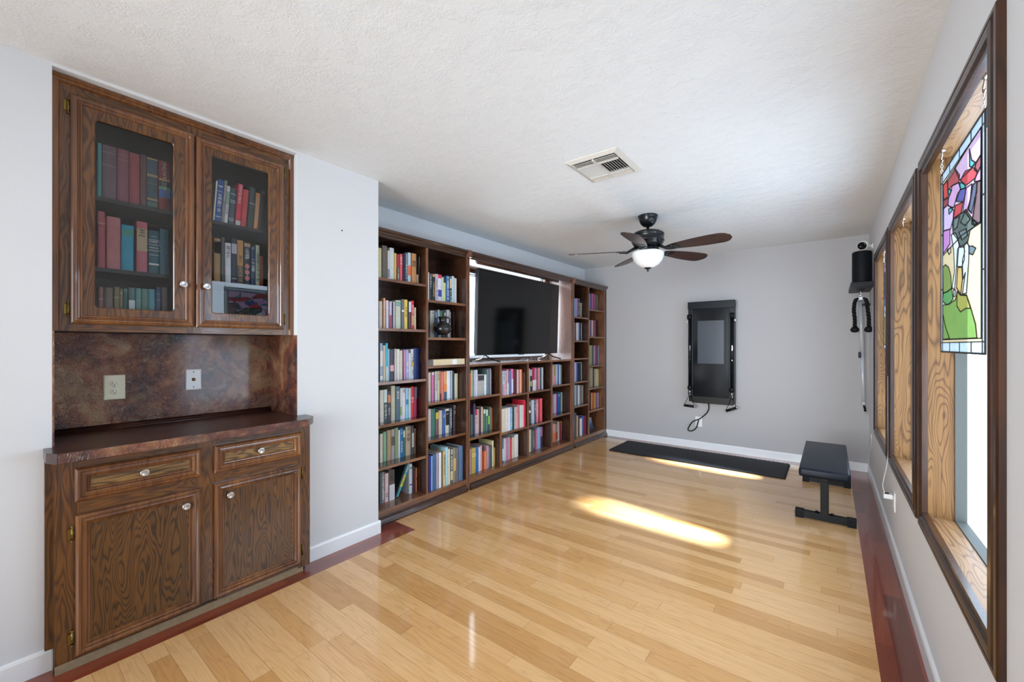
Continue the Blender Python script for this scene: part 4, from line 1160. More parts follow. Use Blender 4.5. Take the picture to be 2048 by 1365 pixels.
crow('top shelf behind left glass door', -2.60, 1.962, [
    (a1(50), a1(130), 280 + 62 * .1026, 'teal', '3C8C8C', ''), (a1(140), a1(425), 280 + 120 * .1026, 'plum brown', '5E4650', 'b8A7470:.12:.14;b8A7470:.36:.38'), (a1(437), a1(665), 280 + 190 * .1026, 'rose', '7A4450', 'bA88068:.1:.11;bA88068:.2:.21'),
    (a1(672), a2(217), 300 + 78 * .09156, 'red', '8C3A40', ''), (a2(228), a2(360), 300 + 110 * .09156, 'maroon', '5A3638', ''), (a2(366), a2(612), 300 + 190 * .09156, 'dark teal', '2C4450', 'bB8A060:.0:.03;bA89058:.32:.37;b8A8060:.5:.51;b4C7068:.88:.96;bA89058:.8:.84'),
    (a2(625), a2(885), 300 + 250 * .09156, 'multicoloured', '7A2028', 'bD8A050:.36:.40;b26242C:.40:.52;b5AA878:.52:.57;b2C70C0:.57:.74;tACCOUNTING|.021|.70|90|F0ECE8')], (.225, .672))
a1 = lambda x: 190 + x * .0989
crow('middle shelf behind left glass door', -2.60, 1.647, [
    (a1(55), a1(212), 415 + 85 * .0989, 'dusty red', '9A4A4E', 'bC89888:.2:.22;bB88070:.3:.31'), (a1(238), a1(520), 415 + 200 * .0989, 'faded pink', 'A8686A', ''), (a1(535), a1(790), 415 + 365 * .0989, 'bright turquoise', '1C8AA4', 'b3CA090:.08:.24'),
    (265 + 88 * .09156, 265 + 330 * .09156, 435 + 100 * .09156, 'pink with cream label', 'A85864', 'bC8B088:.14:.58;d.16:.36'), (265 + 350 * .09156, 265 + 588 * .09156, 435 + 295 * .09156, 'dark teal', '1E4C58', "b E0E0E0:.20:.205;bE8E8E8:.21:.22;tTABER'S|.0125|.74|0|E8ECEC;tCYCLOPEDIC|.0085|.67|0|E8ECEC;tMEDICAL|.0095|.60|0|E8ECEC;tDICTIONARY|.0085|.535|0|E8ECEC;bE8E8E8:.56:.57;tEDITION|.006|.86|0|E8ECEC;bE8E8E8:.76:.80".replace('b E0E0E0:.20:.205;', '')), (265 + 598 * .09156, 265 + 792 * .09156, 435 + 262 * .09156, 'steel blue', '3E6878', '')], (.225, .672))
a1 = lambda x: 190 + x * .0781
crow('lowest shelf behind left glass door', -2.60, 1.3865, [
    (a1(100), a1(215), 540 + 445 * .0781, 'red-brown', '84524A', 'bC8A090:.3:.32'), (a1(220), a1(268), 540 + 455 * .0781, 'thin black', '14181C', ''), (a1(272), a1(462), 540 + 460 * .0781, 'brown', '685650', ''), (a1(490), a1(636), 540 + 445 * .0781, 'olive brown', '6C6448', 'bC8B880:.25:.27'), (a1(640), a1(715), 540 + 485 * .0781, 'olive', '766C42', 'bB8A868:.1:.14'),
    (a1(730), a1(840), 540 + 480 * .0781, 'deep teal', '245654', 'b50807C:.0:.1'), (a1(862), a1(1032), 540 + 460 * .0781, 'grey-green with paper tag', '4A6C70', 'bE4ECF0:.32:.85'), (a1(1045), a1(1185), 540 + 475 * .0781, 'sage', '568480', 'b84A8A0:.3:.33'), (a1(1190), a1(1362), 540 + 490 * .0781, 'moss green', '567A6C', ''), (a1(1368), a1(1540), 540 + 500 * .0781, 'sea blue', '468290', ''), (a1(1560), a1(1690), 540 + 445 * .0781, 'navy', '243C5C', 'b5C7088:.15:.18;b5C7088:.3:.33'), (a1(1715), a1(1860), 540 + 455 * .0781, 'taupe', '686062', '')], (.225, .672))
ob = B(); ob.box(0, .10, 0, .004, 0, .15, 'nickel'); ob.box(0, .10, .004, .007, 0, .15, 'black')
ob = ob.build('bookend', loc=(0, 0, 0)); 
yy, zz = onx(190 + 640 * .0781, 540 + 460 * .0781, -2.70)
ob.location = (-2.82, yy - .02, 1.508); ob.rotation_euler = (math.radians(-65), 0, 0)
ob.location.z = 1.506
tag(ob, 'slim silver edged booklet slanting above the books, lowest shelf behind left glass door', 'booklet'); ob.name = 'booklet'
a1 = lambda x: 420 + x * .0952
crow('top shelf behind right glass door', -2.60, 1.959, [
    (a1(60), a1(92), 340 + 210 * .0952, 'cream', 'D8D0C0', ''), (a1(95), a1(232), 340 + 195 * .0952, 'blue', '24508C', 'bC8D4E4:.14:.15;bC8D4E4:.27:.28;l.15:.26;l.34:.8;bC8D4E4:.86:.88'), (a1(235), a1(296), 340 + 205 * .0952, 'grey', '84807E', 'l.1:.5'), (a1(299), a1(366), 340 + 325 * .0952, 'white and mint', 'D8DCD8', 'b9CC8B0:.15:.5;d.55:.8'), (a1(376), a1(502), 340 + 385 * .0952, 'slate', '384650', 'bC8D0D8:.14:.16;bC8D0D8:.32:.34;bC8D0D8:.37:.39;bC8D0D8:.82:.84;bC8D0D8:.87:.89'),
    (a1(525), a1(636), 340 + 285 * .0952, 'bright red', 'C83048', 'bD8D0C8:.87:.99;tEYRE_ISLAND|.018|.76|90|F0D8D8'), (a1(642), a1(762), 340 + 405 * .0952, 'red', 'B83840', 'bC87858:.1:.12'), (a1(778), a1(906), 340 + 362 * .0952, 'dark green', '26403E', 'bB0B0C0:.38:.4'), (a1(915), a1(1000), 340 + 475 * .0952, 'orange', 'E08850', 'bE8A878:.1:.8'), (a1(1015), a1(1110), 340 + 410 * .0952, 'dark olive grey', '343A36', 'b787050:.06:.08')], (.735, 1.085), tilt=-4)
a1 = lambda x: 420 + x * .1319
crow('middle shelf behind right glass door', -2.60, 1.640, [
    (a1(62), a1(163), 460 + 130 * .1319, 'ochre', '98784A', 'b7A6440:.06:.36;bA88850:.08:.34'), (a1(172), a1(226), 460 + 115 * .1319, 'slate', '4A4C52', ''), (a1(232), a1(320), 460 + 200 * .1319, 'white', 'CCCCCE', 'd.04:.45'), (a1(324), a1(410), 460 + 130 * .1319, 'navy', '1E3044', 'bC8C4D0:.12:.34;bB8B8B8:.88:.9'), (a1(414), a1(508), 460 + 160 * .1319, 'tan and brown patterned', 'B0804C', 'b4A2C1C:.58:.98;d.35:.56;g.6:.95'),
    (a1(514), a1(614), 460 + 205 * .1319, 'dark book with pink diamonds,', '263038', 'bC0A080:.0:.09;l.14:.4'), (a1(619), a1(690), 460 + 250 * .1319, 'dark blue', '1C3A54', 'l.03:.1;l.3:.7'), (a1(694), a1(754), 460 + 235 * .1319, 'pale green', 'A6AE98', 'd.2:.9'), (a1(758), a1(808), 460 + 400 * .1319, 'short rust', '9A4C34', 'bB87858:.3:.9')], (.735, 1.085))
# pink diamonds on one spine
bk = [o for o in COL.objects if 'pink diamonds' in o.get('label', '')][0]
bk['label'] = 'dark book with three pink diamonds, sixth from left, middle shelf behind right glass door'
b = B(); dd = min(.17, -2.60 + 2.842) / 2 + .0012
for q in range(3):
    zc = .105 - q * .034
    b.poly([(dd, 0, zc + .017), (dd, -.014, zc), (dd, 0, zc - .017), (dd, .014, zc)])
g = b.build('spine_ornament', 'print', color='E07870'); g.parent = bk

# spines of the far right column: packed tiny books, one counted mass
st = B(); fcols = []
rowsH = [(1.794, 560, .1026, 1140, '383 392 275 B0A8C0;394 424 262 4C3C90;430 440 270 D8A0C0;442 480 270 A03080;482 496 275 B07078;500 518 290 505044;520 545 290 7C7458;548 560 288 303838;562 582 288 D0D8D0;586 610 300 284850;612 622 300 A8A898;626 645 365 C8B498;447 494 440 E0D0BC'),
 (1.422, 560, .1026, 1140, '372 388 790 C8A8C0;390 415 792 584870;428 444 788 E0D0D4;446 462 790 B06078;464 505 790 904C60;545 575 795 4A3020;508 540 800 2A1C18'),
 (1.025, 700, .1465, 1140, '262 302 -60 98A068;308 322 -60 485068;324 338 -60 B8A8B8;340 362 -60 B04858;366 384 -55 485880;386 402 -55 A8C0D8;404 420 -50 50688C;424 440 -45 D8D8D4'),
 (.717, 700, .1465, 1140, '268 285 245 98986C;286 310 245 B0A888;318 330 262 504038;334 350 262 C0A8A0;352 378 262 D0CCA0;380 402 265 C8C080'),
 (.409, 700, .1465, 1140, '272 286 585 6C2828;292 306 590 E0C060;308 320 585 B02C20;322 345 590 E09050;346 360 590 C88060;362 376 588 6058A0;378 388 588 D8C8D8;390 416 590 30486C;418 430 600 C09870;432 444 605 8C4030;448 468 590 D8C4A0')]
for zs, oy, sc, ox, s in rowsH:
    prev = 5.076
    for e in s.split(';'):
        a_, b_, t_, c_ = e.split(' ')
        y0, zt = onx(ox + float(a_) * sc, oy + float(t_) * sc, -2.66); y1, _ = onx(ox + float(b_) * sc, oy, -2.66)
        y0 = max(y0, prev); y1 = min(max(y1, y0 + .008), 5.527)
        if y1 - y0 < .004: continue
        prev = y1 + .0006
        st.box(-2.80, -2.66, y0, y1, zs + .0005, max(zt, zs + .1)); fcols += [lin(c_)] * 6
for k, (c_, w0) in enumerate((('1C2838', .19), ('20385C', .18), ('2C4C78', .15), ('3C6CA0', .14), ('7098C0', .13), ('B0A888', .12))):
    st.box(-2.80, -2.64, 5.09, 5.09 + w0 * 1.35, .1035 + k * .033, .1035 + k * .033 + .031); fcols += [lin(c_)] * 6
so = st.build('book_rows', 'packed')
at = so.data.color_attributes.new('Col', 'FLOAT_COLOR', 'CORNER'); ci = 0
for p in so.data.polygons:
    for li in p.loop_indices: at.data[li].color = fcols[p.index]
tag(so, 'many small books filling the far right bookcase column by the grey wall', 'books', kind='stuff')

# things in the column right of the television
b = B(); b.box(-2.80, -2.66, 4.66, 4.74, 1.1355, 1.268, 'print'); o = b.build('storage_box', loc=(-2.73, 4.70, 1.1355), color='183458'); tag(o, 'dark blue box under the small cream box, column right of television', 'box')
b = B(); b.box(-2.78, -2.655, 4.652, 4.715, 1.2685, 1.325, 'cream_box', .002); o = b.build('small_box', loc=(-2.72, 4.68, 1.2685)); tag(o, 'small cream box on top of the dark blue box right of the television', 'box')

# long box lying on the third shelf, second column
XB2 = -2.592
bx = thing('long_box', (XB2 - .05, 2.475, 1.1335), 'long cream cardboard box with a printed 132 label lying on a shelf', 'box')
b = B(); b.box(XB2 - .12, XB2, 2.315, 2.683, 1.1338, 1.183, 'cream_box', .0015); b.build('box_body', None, bx)
b = B(); b.box(XB2 - .12, XB2 - .0005, 2.252, 2.3145, 1.1338, 1.182, 'grey_card', .0015); b.build('box_end', None, bx, label='grey end of the cream box')
b = B(); b.poly([(XB2 + .0004, 2.53, 1.136), (XB2 + .0004, 2.585, 1.136), (XB2 + .0004, 2.585, 1.181), (XB2 + .0004, 2.53, 1.181)], 'wplastic'); b.build('paper_label', None, bx)
text_mesh('132', Pl(XB2), 2.560, 1.158, .030, 'black', bx, 'lettering')

# pottery jug in front of the books
jx, jy, jz = -2.632, 2.455, 1.3665
jg = thing('pottery_jug', (jx, jy, jz), 'black pottery jug with a loop handle and three small feet on a shelf', 'jug')
b = B(); b.lathe((jx, jy, jz), [(0, .022), (.030, .024), (.055, .036), (.074, .058), (.078, .078), (.070, .100), (.050, .120), (.034, .132), (.029, .142), (.030, .155), (.036, .168), (.043, .176), (.045, .178), (.039, .176), (.027, .160), (.024, .145)], 'clay', 40); b.build('body', None, jg)
b = B(); b.tube([(jx, jy + .038, jz + .166), (jx, jy + .060, jz + .176), (jx, jy + .082, jz + .165), (jx, jy + .086, jz + .145), (jx, jy + .074, jz + .122), (jx, jy + .050, jz + .108)], .0055, 'clay', 10); b.build('handle', None, jg)
b = B(); b.tube([(jx, jy - .066, jz + .085), (jx, jy - .088, jz + .105), (jx, jy - .098, jz + .118)], [.012, .009, .007], 'clay', 10); b.build('spout', None, jg)
for k in range(3):
    a = k * 2 * PI / 3 + .3
    b = B(); b.tube([(jx + .035 * math.cos(a), jy + .035 * math.sin(a), jz + .032), (jx + .046 * math.cos(a), jy + .046 * math.sin(a), jz + .012), (jx + .048 * math.cos(a), jy + .048 * math.sin(a), jz)], [.010, .007, .006], 'clay', 8); b.build('foot', None, jg)

# ------------------------------------------------------------------ ceiling vent
vx0, vx1, vy0, vy1 = -1.315, -.970, 2.250, 2.640
vt = thing('ceiling_vent', ((vx0 + vx1) / 2, (vy0 + vy1) / 2, ZC), 'white metal air vent with angled louvres in the textured ceiling', 'vent')
Pc = lambda u, v, h: Vector((u, v, ZC - h))
b = B(); b.rings(Pc, vx0, vx1, vy0, vy1, [(0, 0), (0, .004), (.022, .014), (.030, .016), (.034, .010), (.034, .001)], 'vent_white'); b.build('frame', None, vt)
b = B(); b.poly([(vx0 + .03, vy0 + .03, ZC - .0008), (vx1 - .03, vy0 + .03, ZC - .0008), (vx1 - .03, vy1 - .03, ZC - .0008), (vx0 + .03, vy1 - .03, ZC - .0008)], 'dark_hole'); b.build('duct_opening', None, vt)
ix0, ix1, iy0, iy1 = vx0 + .036, vx1 - .036, vy0 + .036, vy1 - .036
xm = (ix0 + ix1) / 2
b = B(); b.box(xm - .004, xm + .004, iy0, iy1, ZC - .024, ZC - .004, 'vent_white'); b.box(ix0, ix1, iy0 + .062, iy0 + .072, ZC - .022, ZC - .004, 'vent_white'); b.box(ix0, ix1, iy1 - .072, iy1 - .062, ZC - .022, ZC - .004, 'vent_white'); b.build('divider', None, vt)
for k in range(3):
    y = iy0 + .014 + k * .018
    b = B(); b.obox(((ix0 + ix1) / 2, y, ZC - .014), ((ix1 - ix0) / 2, 0, 0), (0, .006, .006), (0, .0005, -.0005), 'vent_white'); b.build('louvre', None, vt)
    y = iy1 - .014 - k * .018
    b = B(); b.obox(((ix0 + ix1) / 2, y, ZC - .014), ((ix1 - ix0) / 2, 0, 0), (0, .006, -.006), (0, .0005, .0005), 'vent_white'); b.build('louvre', None, vt)
for sgn, a, c in ((1, ix0, xm - .004), (-1, xm + .004, ix1)):
    n = 8
    for k in range(n):
        x = a + (c - a) * (k + .5) / n
        b = B(); b.obox((x, (iy0 + iy1) / 2, ZC - .014), (.0058 * (1 if sgn > 0 else .9), 0, .006 * sgn), (0, (iy1 - iy0) / 2 - .072, 0), (.0005, 0, -.0005 * sgn), 'vent_white'); b.build('louvre', None, vt)

# ------------------------------------------------------------------ ceiling fan
fx, fy = -1.273, 3.62
fan = thing('ceiling_fan', (fx, fy, ZC), 'dark bronze ceiling fan with five walnut blades and a white glass bowl light', 'ceiling fan')
b = B(); b.lathe((fx, fy, ZC), [(.083, 0), (.083, -.012), (.078, -.016), (.078, -.026), (.072, -.050), (.058, -.075), (.036, -.094), (.022, -.098), (0, -.098)], 'bronze', 40); b.build('canopy', None, fan)
b = B(); b.tube([(fx, fy, ZC - .095), (fx, fy, ZC - .150)], .0125, 'bronze', 16); b.lathe((fx, fy, ZC - .128), [(.018, 0), (.019, -.012), (.014, -.016)], 'bronze', 20); b.build('downrod', None, fan)
b = B(); b.lathe((fx, fy, 0), [(0, 2.304), (.060, 2.304), (.110, 2.296), (.134, 2.280), (.138, 2.270), (.134, 2.266), (.134, 2.222), (.138, 2.218), (.138, 2.210), (.130, 2.205), (.128, 2.190), (.112, 2.172), (.080, 2.160), (0, 2.160)], 'bronze', 48); b.build('motor_housing', None, fan)
b = B(); b.lathe((fx, fy, 0), [(0, 2.162), (.066, 2.162), (.066, 2.150), (.058, 2.146), (.058, 2.138), (.070, 2.134), (.072, 2.124), (.066, 2.120), (0, 2.120)], 'bronze', 40); b.build('light_collar', None, fan)
b = B(); b.lathe((fx, fy, 0), [(.060, 2.126), (.128, 2.122), (.137, 2.112), (.134, 2.085), (.120, 2.045), (.092, 2.010), (.055, 1.988), (.015, 1.980), (0, 1.980)], 'opal', 48); b.build('glass_bowl', None, fan, label='white opal glass bowl')
b = B(); b.lathe((fx, fy, 0), [(0, 1.985), (.032, 1.985), (.030, 1.978), (.014, 1.970), (.007, 1.964), (.008, 1.956), (.005, 1.948), (0, 1.948)], 'bronze', 24); b.build('finial', None, fan)
for k in range(5):
    a = math.radians(24 + 37.5 + 72 * k)
    ca, sa = math.cos(a), math.sin(a); pitch = math.radians(-14)
    def W(r, t, h):   # radial, tangential, normal (pitched)
        tt = t * math.cos(pitch) - h * math.sin(pitch); zz = t * math.sin(pitch) + h * math.cos(pitch)
        return Vector((fx + ca * r - sa * tt, fy + sa * r + ca * tt, 2.134 + zz - .010 * (r - .2)))
    b = B(); N = 18; up = []; lo_ = []
    for i in range(N + 1):
        s = i / N; r = .185 + .505 * s
        wd = .038 + .042 * math.sin(min(s * 1.35, 1) * PI / 2)
        if s > .82: wd *= math.sqrt(max(0.02, 1 - ((s - .82) / .18) ** 2.2 * .93))
        if s < .1: wd *= .75 + 2.5 * s
        up.append((r, wd)); lo_.append((r, -wd * .94))
    outl = up + lo_[::-1]
    b.bm.faces.ensure_lookup_table()
    k_ = b.mi('blade')
    A_ = [b.bm.verts.new(W(r, t, .003)) for r, t in outl]; B_ = [b.bm.verts.new(W(r, t, -.003)) for r, t in outl]
    b.bm.faces.new(A_); b.bm.faces.new(B_[::-1])
    for i in range(len(outl)): b.bm.faces.new((A_[i], A_[(i + 1) % len(outl)], B_[(i + 1) % len(outl)], B_[i]))
    bl = b.build('blade', None, fan, loc=W(.44, 0, 0))
    bl.data.transform(Matrix.Rotation(-a, 4, 'Z')); bl.rotation_euler = (0, 0, a)
    b = B()
    pts = [Vector((fx + ca * .09, fy + sa * .09, 2.168)), Vector((fx + ca * .13, fy + sa * .13, 2.150)), W(.18, 0, -.012), W(.22, 0, -.008)]
    b.tube(pts, [.016, .013, .011, .009], 'bronze', 10)
    for tt in (-.028, .028):
        b.tube([W(.165, 0, -.010), W(.20, tt * .7, -.009), W(.245, tt, -.007)], .008, 'bronze', 8)
    b.obox(W(.225, 0, -.006), W(.05, 0, 0) - W(0, 0, 0), (W(0, .034, 0) - W(0, 0, 0)), (W(0, 0, .0025) - W(0, 0, 0)), 'bronze')
    for (r_, tt) in ((.205, -.018), (.205, .018), (.255, 0)): b.lathe(W(r_, tt, .003), [(.005, 0), (.004, .003), (0, .004)], 'bronze', 10)
    b.build('blade_bracket', None, fan)

# ------------------------------------------------------------------ wall fitness machine
fm = thing('fitness_machine', (-1.163, YF, .585), 'tall black wall-mounted fitness machine with touch screen and two folded arms', 'exercise machine')
mx0, mx1 = -1.425, -.892
YM = 5.485
b = B(); b.box(mx0 + .012, mx1 - .012, YM + .008, YF - .0005, .60, 1.835, 'mblue', .004)
b.box(mx0, mx1, YM, YM + .03, 1.752, 1.843, 'mblue', .006); b.build('housing', None, fm)
b = B(); b.box(-1.362, -.958, YM, YM + .02, .672, 1.750, 'mglass', .003); b.build('glass_front', None, fm)
b = B(); b.box(-1.308, -1.012, YM - .0012, YM, 1.078, 1.604, 'mscreen'); b.build('screen', None, fm, label='greyish touch screen')
b = B(); b.box(mx0 + .05, mx1 - .02, YM, YM + .03, .588, .670, 'mbrown', .003); b.build('lower_panel', None, fm)
for sx, xa in ((-1, -1.395), (1, -.924)):
    ar = bpy.data.objects.new('arm', None); COL.objects.link(ar); ar.parent = fm; ar.location = Vector((xa, YM - .012, 1.65)) - Vector(fm.location)
    b = B(); b.box(xa - .026, xa + .026, YM + .006, YM + .03, .67, 1.75, 'mblue', .004); b.build('channel', None, ar)
    b = B(); b.tube([(xa, YM - .014, .80), (xa, YM - .014, 1.64)], .0165, 'mblue', 16); b.build('arm_tube', None, ar)
    b = B(); b.box(xa + .002, xa + .010, YM - .034, YM - .029, 1.24, 1.30, 'chrome'); b.box(xa + .002, xa + .008, YM - .034, YM - .029, 1.12, 1.13, 'chrome'); b.build('release_latch', None, ar)
    b = B(); b.lathe((xa + sx * .004, YM - .012, 1.655), [(.0, -.024), (.030, -.024), (.034, -.018), (.034, .018), (.030, .024), (0, .024)], 'black', 24, (1, 0, 0)); b.build('shoulder_joint', None, ar)
    b = B(); b.lathe((xa + sx * .026, YM - .004, 1.60), [(.012, 0), (.012, .012), (0, .014)], 'wplastic', 16, (sx, 0, 0)); b.build('side_button', None, ar)
    b = B(); b.lathe((xa, YM - .016, .775), [(0, -.034), (.022, -.028), (.029, -.010), (.028, .012), (.018, .028), (0, .032)], 'black', 20); b.tube([(xa, YM - .016, .745), (xa, YM - .016, .700)], .010, 'nickel', 10); b.build('cable_stop', None, ar)
    hd = bpy.data.objects.new('hand_grip', None); COL.objects.link(hd); hd.parent = fm; hc = Vector((xa + sx * .0 - .004 if sx < 0 else xa - .006, YM - .03, .545)); hd.location = hc - Vector(fm.location)
    tl = math.radians(-4 if sx < 0 else 24)
    dx, dz = .060 * math.cos(tl), .060 * math.sin(tl)
    b = B(); b.tube([hc + Vector((-dx, 0, -dz)), hc + Vector((dx, 0, dz))], .0155, 'black', 16); b.build('grip', None, hd)
    for q in (-1, 1):
        b = B(); d_ = Vector((math.cos(tl), 0, math.sin(tl))) * q; b.lathe(hc + Vector((dx, 0, dz)) * q, [(.0175, -.002), (.0175, .010), (.010, .012), (0, .012)], 'nickel', 18, d_); b.build('end_cap', None, hd)
        b = B(); b.tube([Vector((xa, YM - .018, .690)), hc + Vector((dx, 0, dz)) * q * 1.08], .0032, 'black', 8); b.build('strap', None, hd)
    b = B(); b.tube([(xa, YM - .018, .705), (xa + .008, YM - .024, .695), (xa + .004, YM - .026, .680), (xa - .008, YM - .022, .684)], .004, 'chrome', 8); b.build('carabiner', None, hd)
cable('power_cord', [(-1.205, 5.55, .600), (-1.195, 5.56, .53), (-1.215, 5.565, .47), (-1.262, 5.567, .415), (-1.312, 5.565, .372), (-1.37, 5.565, .345), (-1.413, 5.57, .300), (-1.444, 5.575, .222), (-1.395, 5.575, .216), (-1.345, 5.572, .262), (-1.328, 5.570, .320), (-1.318, 5.585, .356)], .0065, 'black', 'black looped power cord'); pc_ = bpy.data.objects['power_cord']; pc_.location = Vector(pc_.location) - Vector(fm.location); pc_.parent = fm; del pc_['category']

# ------------------------------------------------------------------ foam mat
b = B(); tx0, tx1, ty0, ty1 = -2.165, -.362, 4.80, 5.415
tw = .045
outl = []
def edge(p, q, out, n):
    p = Vector(p); q = Vector(q); o = Vector(out) * .016
    r = []
    for i in range(n):
        a = p + (q - p) * (i / n); c = p + (q - p) * ((i + .5) / n); e = p + (q - p) * ((i + 1) / n)
        d = (q - p) / n * .10
        r += [a, a + o - d * 0 + d * .2, c + o - d * .6, c + d * .3]
    return r
outl += [Vector((tx0, ty0, 0)), Vector((tx1, ty0, 0))]
outl += edge((tx1, ty0), (tx1, ty1), (1, 0), 14)[1:]
outl += edge((tx1, ty1), (tx0, ty1), (0, 1), 42)
outl += edge((tx0, ty1), (tx0, ty0), (-1, 0), 14)[:-1]
pts = [(v[0], v[1]) for v in outl]
b.extr([(x, y, .001) for x, y in pts], (0, 0, .011), 'rubber')
for i in range(1, 3):
    x = tx0 + (tx1 - tx0) * i / 3
mat_o = b.build('exercise_mat', loc=((tx0 + tx1) / 2, (ty0 + ty1) / 2, .001)); tag(mat_o, 'long black foam floor mat with jigsaw edges along the grey end wall', 'mat')

# ------------------------------------------------------------------ weight bench
bxc = -.035
be = thing('weight_bench', (bxc, 4.2, 0), 'black padded flat weight bench beside the foam mat', 'bench')
b = B(); b.box(-.178, .108, 3.535, 4.585, .385, .445, 'vinyl', .018)
pad = b.build('pad', None, be)
for p in pad.data.polygons: p.use_smooth = True
b = B(); b.box(bxc - .11, bxc + .11, 3.62, 4.50, .374, .387, 'black_metal', .002); b.build('pad_board', None, be)
b = B(); b.box(bxc - .025, bxc + .025, 3.70, 4.60, .325, .375, 'black_metal', .004); b.build('main_beam', None, be)
b = B(); b.box(bxc - .025, bxc + .025, 3.815, 3.865, .05, .33, 'black_metal', .004); b.build('front_post', None, be)
b = B(); b.obox((bxc, 4.71, .192), (.025, 0, 0), (0, .155, -.145), (0, .018, .019), 'black_metal'); b.build('rear_post', None, be)
for yy in (3.84, 4.875):
    ft = B(); ft.box(-.20, .135, yy - .025, yy + .025, .008, .055, 'black_metal', .004); ft = ft.build('foot_bar', None, be)
    for x0_, x1_ in ((-.214, -.160), (.095, .148)):
        b = B(); b.box(x0_, x1_, yy - .029, yy + .029, .0, .060, 'rubber', .004); b.build('rubber_cap', None, ft)
for q in (-.045, .045):
    b = B(); b.lathe((bxc + q, 3.835, .055), [(.014, 0), (.014, .008), (.008, .008), (.008, .014), (0, .014)], 'black_metal', 12); b.build('bolt', None, be)

# ------------------------------------------------------------------ black ledge with cylinder, camera, rope and bar
sh = B(); sh.box(.150, XR, 4.985, 5.592, 1.846, 1.887, 'black', .002); sh = sh.build('wall_shelf', loc=(.23, 5.28, 1.846)); tag(sh, 'short black ledge shelf on the window wall near the far corner', 'shelf')
cy = thing('cylinder_speaker', (.236, 5.13, 1.8875), 'tall black cylindrical speaker standing on the black ledge shelf', 'speaker')
b = B(); b.lathe((.236, 5.13, 1.8875), [(0, 0), (.066, 0), (.073, .006), (.074, .02), (.074, .285), (.071, .296), (.064, .300), (0, .300)], 'black_mesh', 48); b.build('body', None, cy)
b = B(); b.lathe((.236, 5.13, 1.8875 + .3005), [(.050, 0), (.050, .003), (0, .003)], 'black', 32); b.build('top_cap', None, cy)
sc_ = thing('security_camera', (XR, 5.12, 2.225), 'white round security camera with a black face above the cylinder speaker', 'camera')
cc0 = Vector((.245, 5.07, 2.238)); dirc = Vector((-.35, -.82, -.30)).normalized()
b = B(); b.lathe(cc0 - dirc * .045, [(0, 0), (.022, .002), (.036, .014), (.042, .035), (.042, .070), (.038, .078), (0, .078)], 'wplastic', 32, dirc); b.build('housing', None, sc_)
b = B(); b.lathe(cc0 + dirc * .0335, [(.036, 0), (.034, .004), (.012, .004), (.010, .001), (0, .001)], 'mglass', 32, dirc); b.build('lens_face', None, sc_, label='glossy black lens face')
b = B(); b.tube([cc0 - dirc * .04, (.285, 5.11, 2.235), (XR - .006, 5.12, 2.228)], .010, 'wplastic', 12); b.lathe((XR, 5.12, 2.228), [(.026, 0), (.026, .006), (.012, .012), (0, .012)], 'wplastic', 24, (-1, 0, 0)); b.build('mount', None, sc_)
# hook under the ledge
b = B(); b.box(.205, .262, 5.20, 5.24, 1.838, 1.846, 'black_metal'); b.box(.205, .262, 5.27, 5.31, 1.838, 1.846, 'black_metal'); b.tube([(.232, 5.25, 1.846), (.232, 5.25, 1.815), (.240, 5.25, 1.800), (.232, 5.25, 1.790), (.222, 5.25, 1.800)], .005, 'nickel', 8)
hk = b.build('ledge_hook', loc=(.232, 5.25, 1.846)); tag(hk, 'metal carabiner hook under the black ledge carrying the rope attachment', 'hook')
rp = thing('rope_attachment', (.232, 5.25, 1.795), 'black twisted rope handle with two ball ends hanging under the black ledge', 'rope handle')
b = B(); b.box(.214, .250, 5.238, 5.262, 1.742, 1.772, 'bar_white', .003); b.tube([(.232, 5.25, 1.772), (.226, 5.25, 1.785), (.232, 5.25, 1.797), (.238, 5.25, 1.785), (.232, 5.25, 1.772)], .003, 'chrome', 8); b.build('sleeve', None, rp)
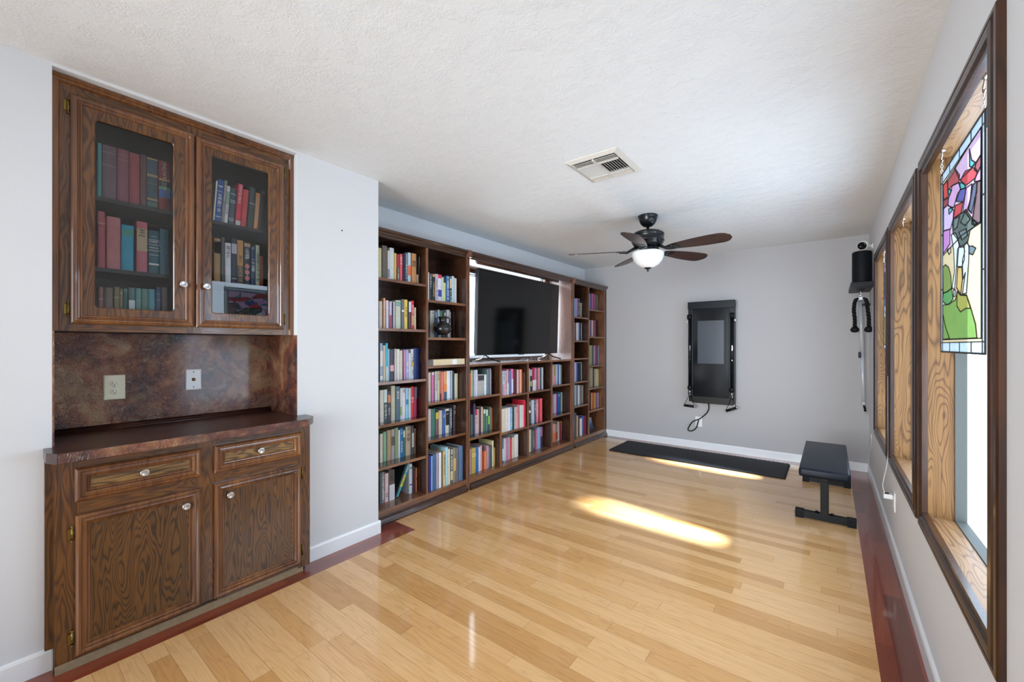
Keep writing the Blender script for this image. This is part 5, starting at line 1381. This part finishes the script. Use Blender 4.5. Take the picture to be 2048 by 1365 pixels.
for s, ex in ((-1, .188), (1, .292)):
    cx0 = .232 + s * .018
    pts = [(cx0, 5.25, 1.757), (cx0 + s * .018, 5.25, 1.748), (.232 + s * .046, 5.25, 1.715), (.232 + s * .052, 5.25, 1.65), (ex, 5.25, 1.56), (ex, 5.25, 1.485)]
    path = []
    for i in range(len(pts) - 1):
        for q in range(10):
            t = q / 10; path.append(Vector(pts[i]).lerp(Vector(pts[i + 1]), t))
    path.append(Vector(pts[-1]))
    b = B()
    for st_ in range(3):
        hp = []
        for i, p in enumerate(path):
            an = i * .55 + st_ * 2 * PI / 3
            hp.append(p + Vector((math.cos(an) * .0085, math.sin(an) * .0085, 0)))
        b.tube(hp, .0088, 'black', 7)
    b.build('rope', None, rp)
    b = B(); b.lathe((ex, 5.25, 1.452), [(0, -.026), (.022, -.022), (.034, -.008), (.035, .006), (.026, .022), (.016, .034), (0, .036)], 'rubber', 28); b.build('ball_end', None, rp)
br = thing('folding_bar', (.26, 5.45, .69), 'slim white metal bar hanging by the far corner behind the rope handle', 'bar')
def seg(x0_, z0_, x1_, z1_, r, m, name, y=5.45, par=br):
    b = B(); b.tube([(x0_, y, z0_), (x1_, y, z1_)], r, m, 14); return b.build(name, None, par)
seg(.236, 1.76, .252, 1.22, .017, 'bar_white', 'bar_tube'); seg(.252, 1.25, .262, .72, .0135, 'bar_white', 'bar_tube'); seg(.262, .735, .263, .70, .018, 'bar_white', 'collar')
b = B(); b.box(.222, .240, 5.42, 5.45, 1.175, 1.235, 'black', .004); b.build('clamp', None, br)
b = B(); b.tube([(.266, 5.45, .70), (.274, 5.45, .665), (.276, 5.45, .640)], .010, 'black', 10); b.lathe((.276, 5.45, .640), [(.009, 0), (.011, -.014), (0, -.022)], 'chrome', 12); b.build('swivel', None, br)
b = B(); b.box(.225, XR, 5.44, 5.46, 1.70, 1.72, 'black_metal'); b.build('wall_bracket', None, br)

# charger and cords on the window wall
ch = thing('charger', (XR - .007, 3.475, .375), 'white plug-in charger in the outlet low on the window wall', 'charger')
b = B(); b.box(.262, XR - .0095, 3.452, 3.498, .350, .378, 'wplastic', .004); b.build('plug_body', None, ch)
b = B(); b.box(.268, .288, 3.462, 3.488, .378, .381, 'mblue'); b.build('indicator', None, ch, label='dark blue-grey socket on top of the charger')
cable('cable', [(.268, 3.47, .380), (.262, 3.51, .412), (.272, 3.56, .45), (.290, 3.62, .52), (.300, 3.664, .60), (.300, 3.668, .80), (.300, 3.668, 1.1)], .0022, 'wplastic', 'thin white charger cable rising along the window trim from the charger')
cable('cable', [(.310, 5.25, .45), (.310, 5.24, .39), (.308, 5.30, .30), (.304, 5.42, .20), (.300, 5.36, .12), (.299, 5.10, .125)], .003, 'wplastic', 'thin pale cable drooping down the window wall by the far corner')
print('BOOKS', nb)
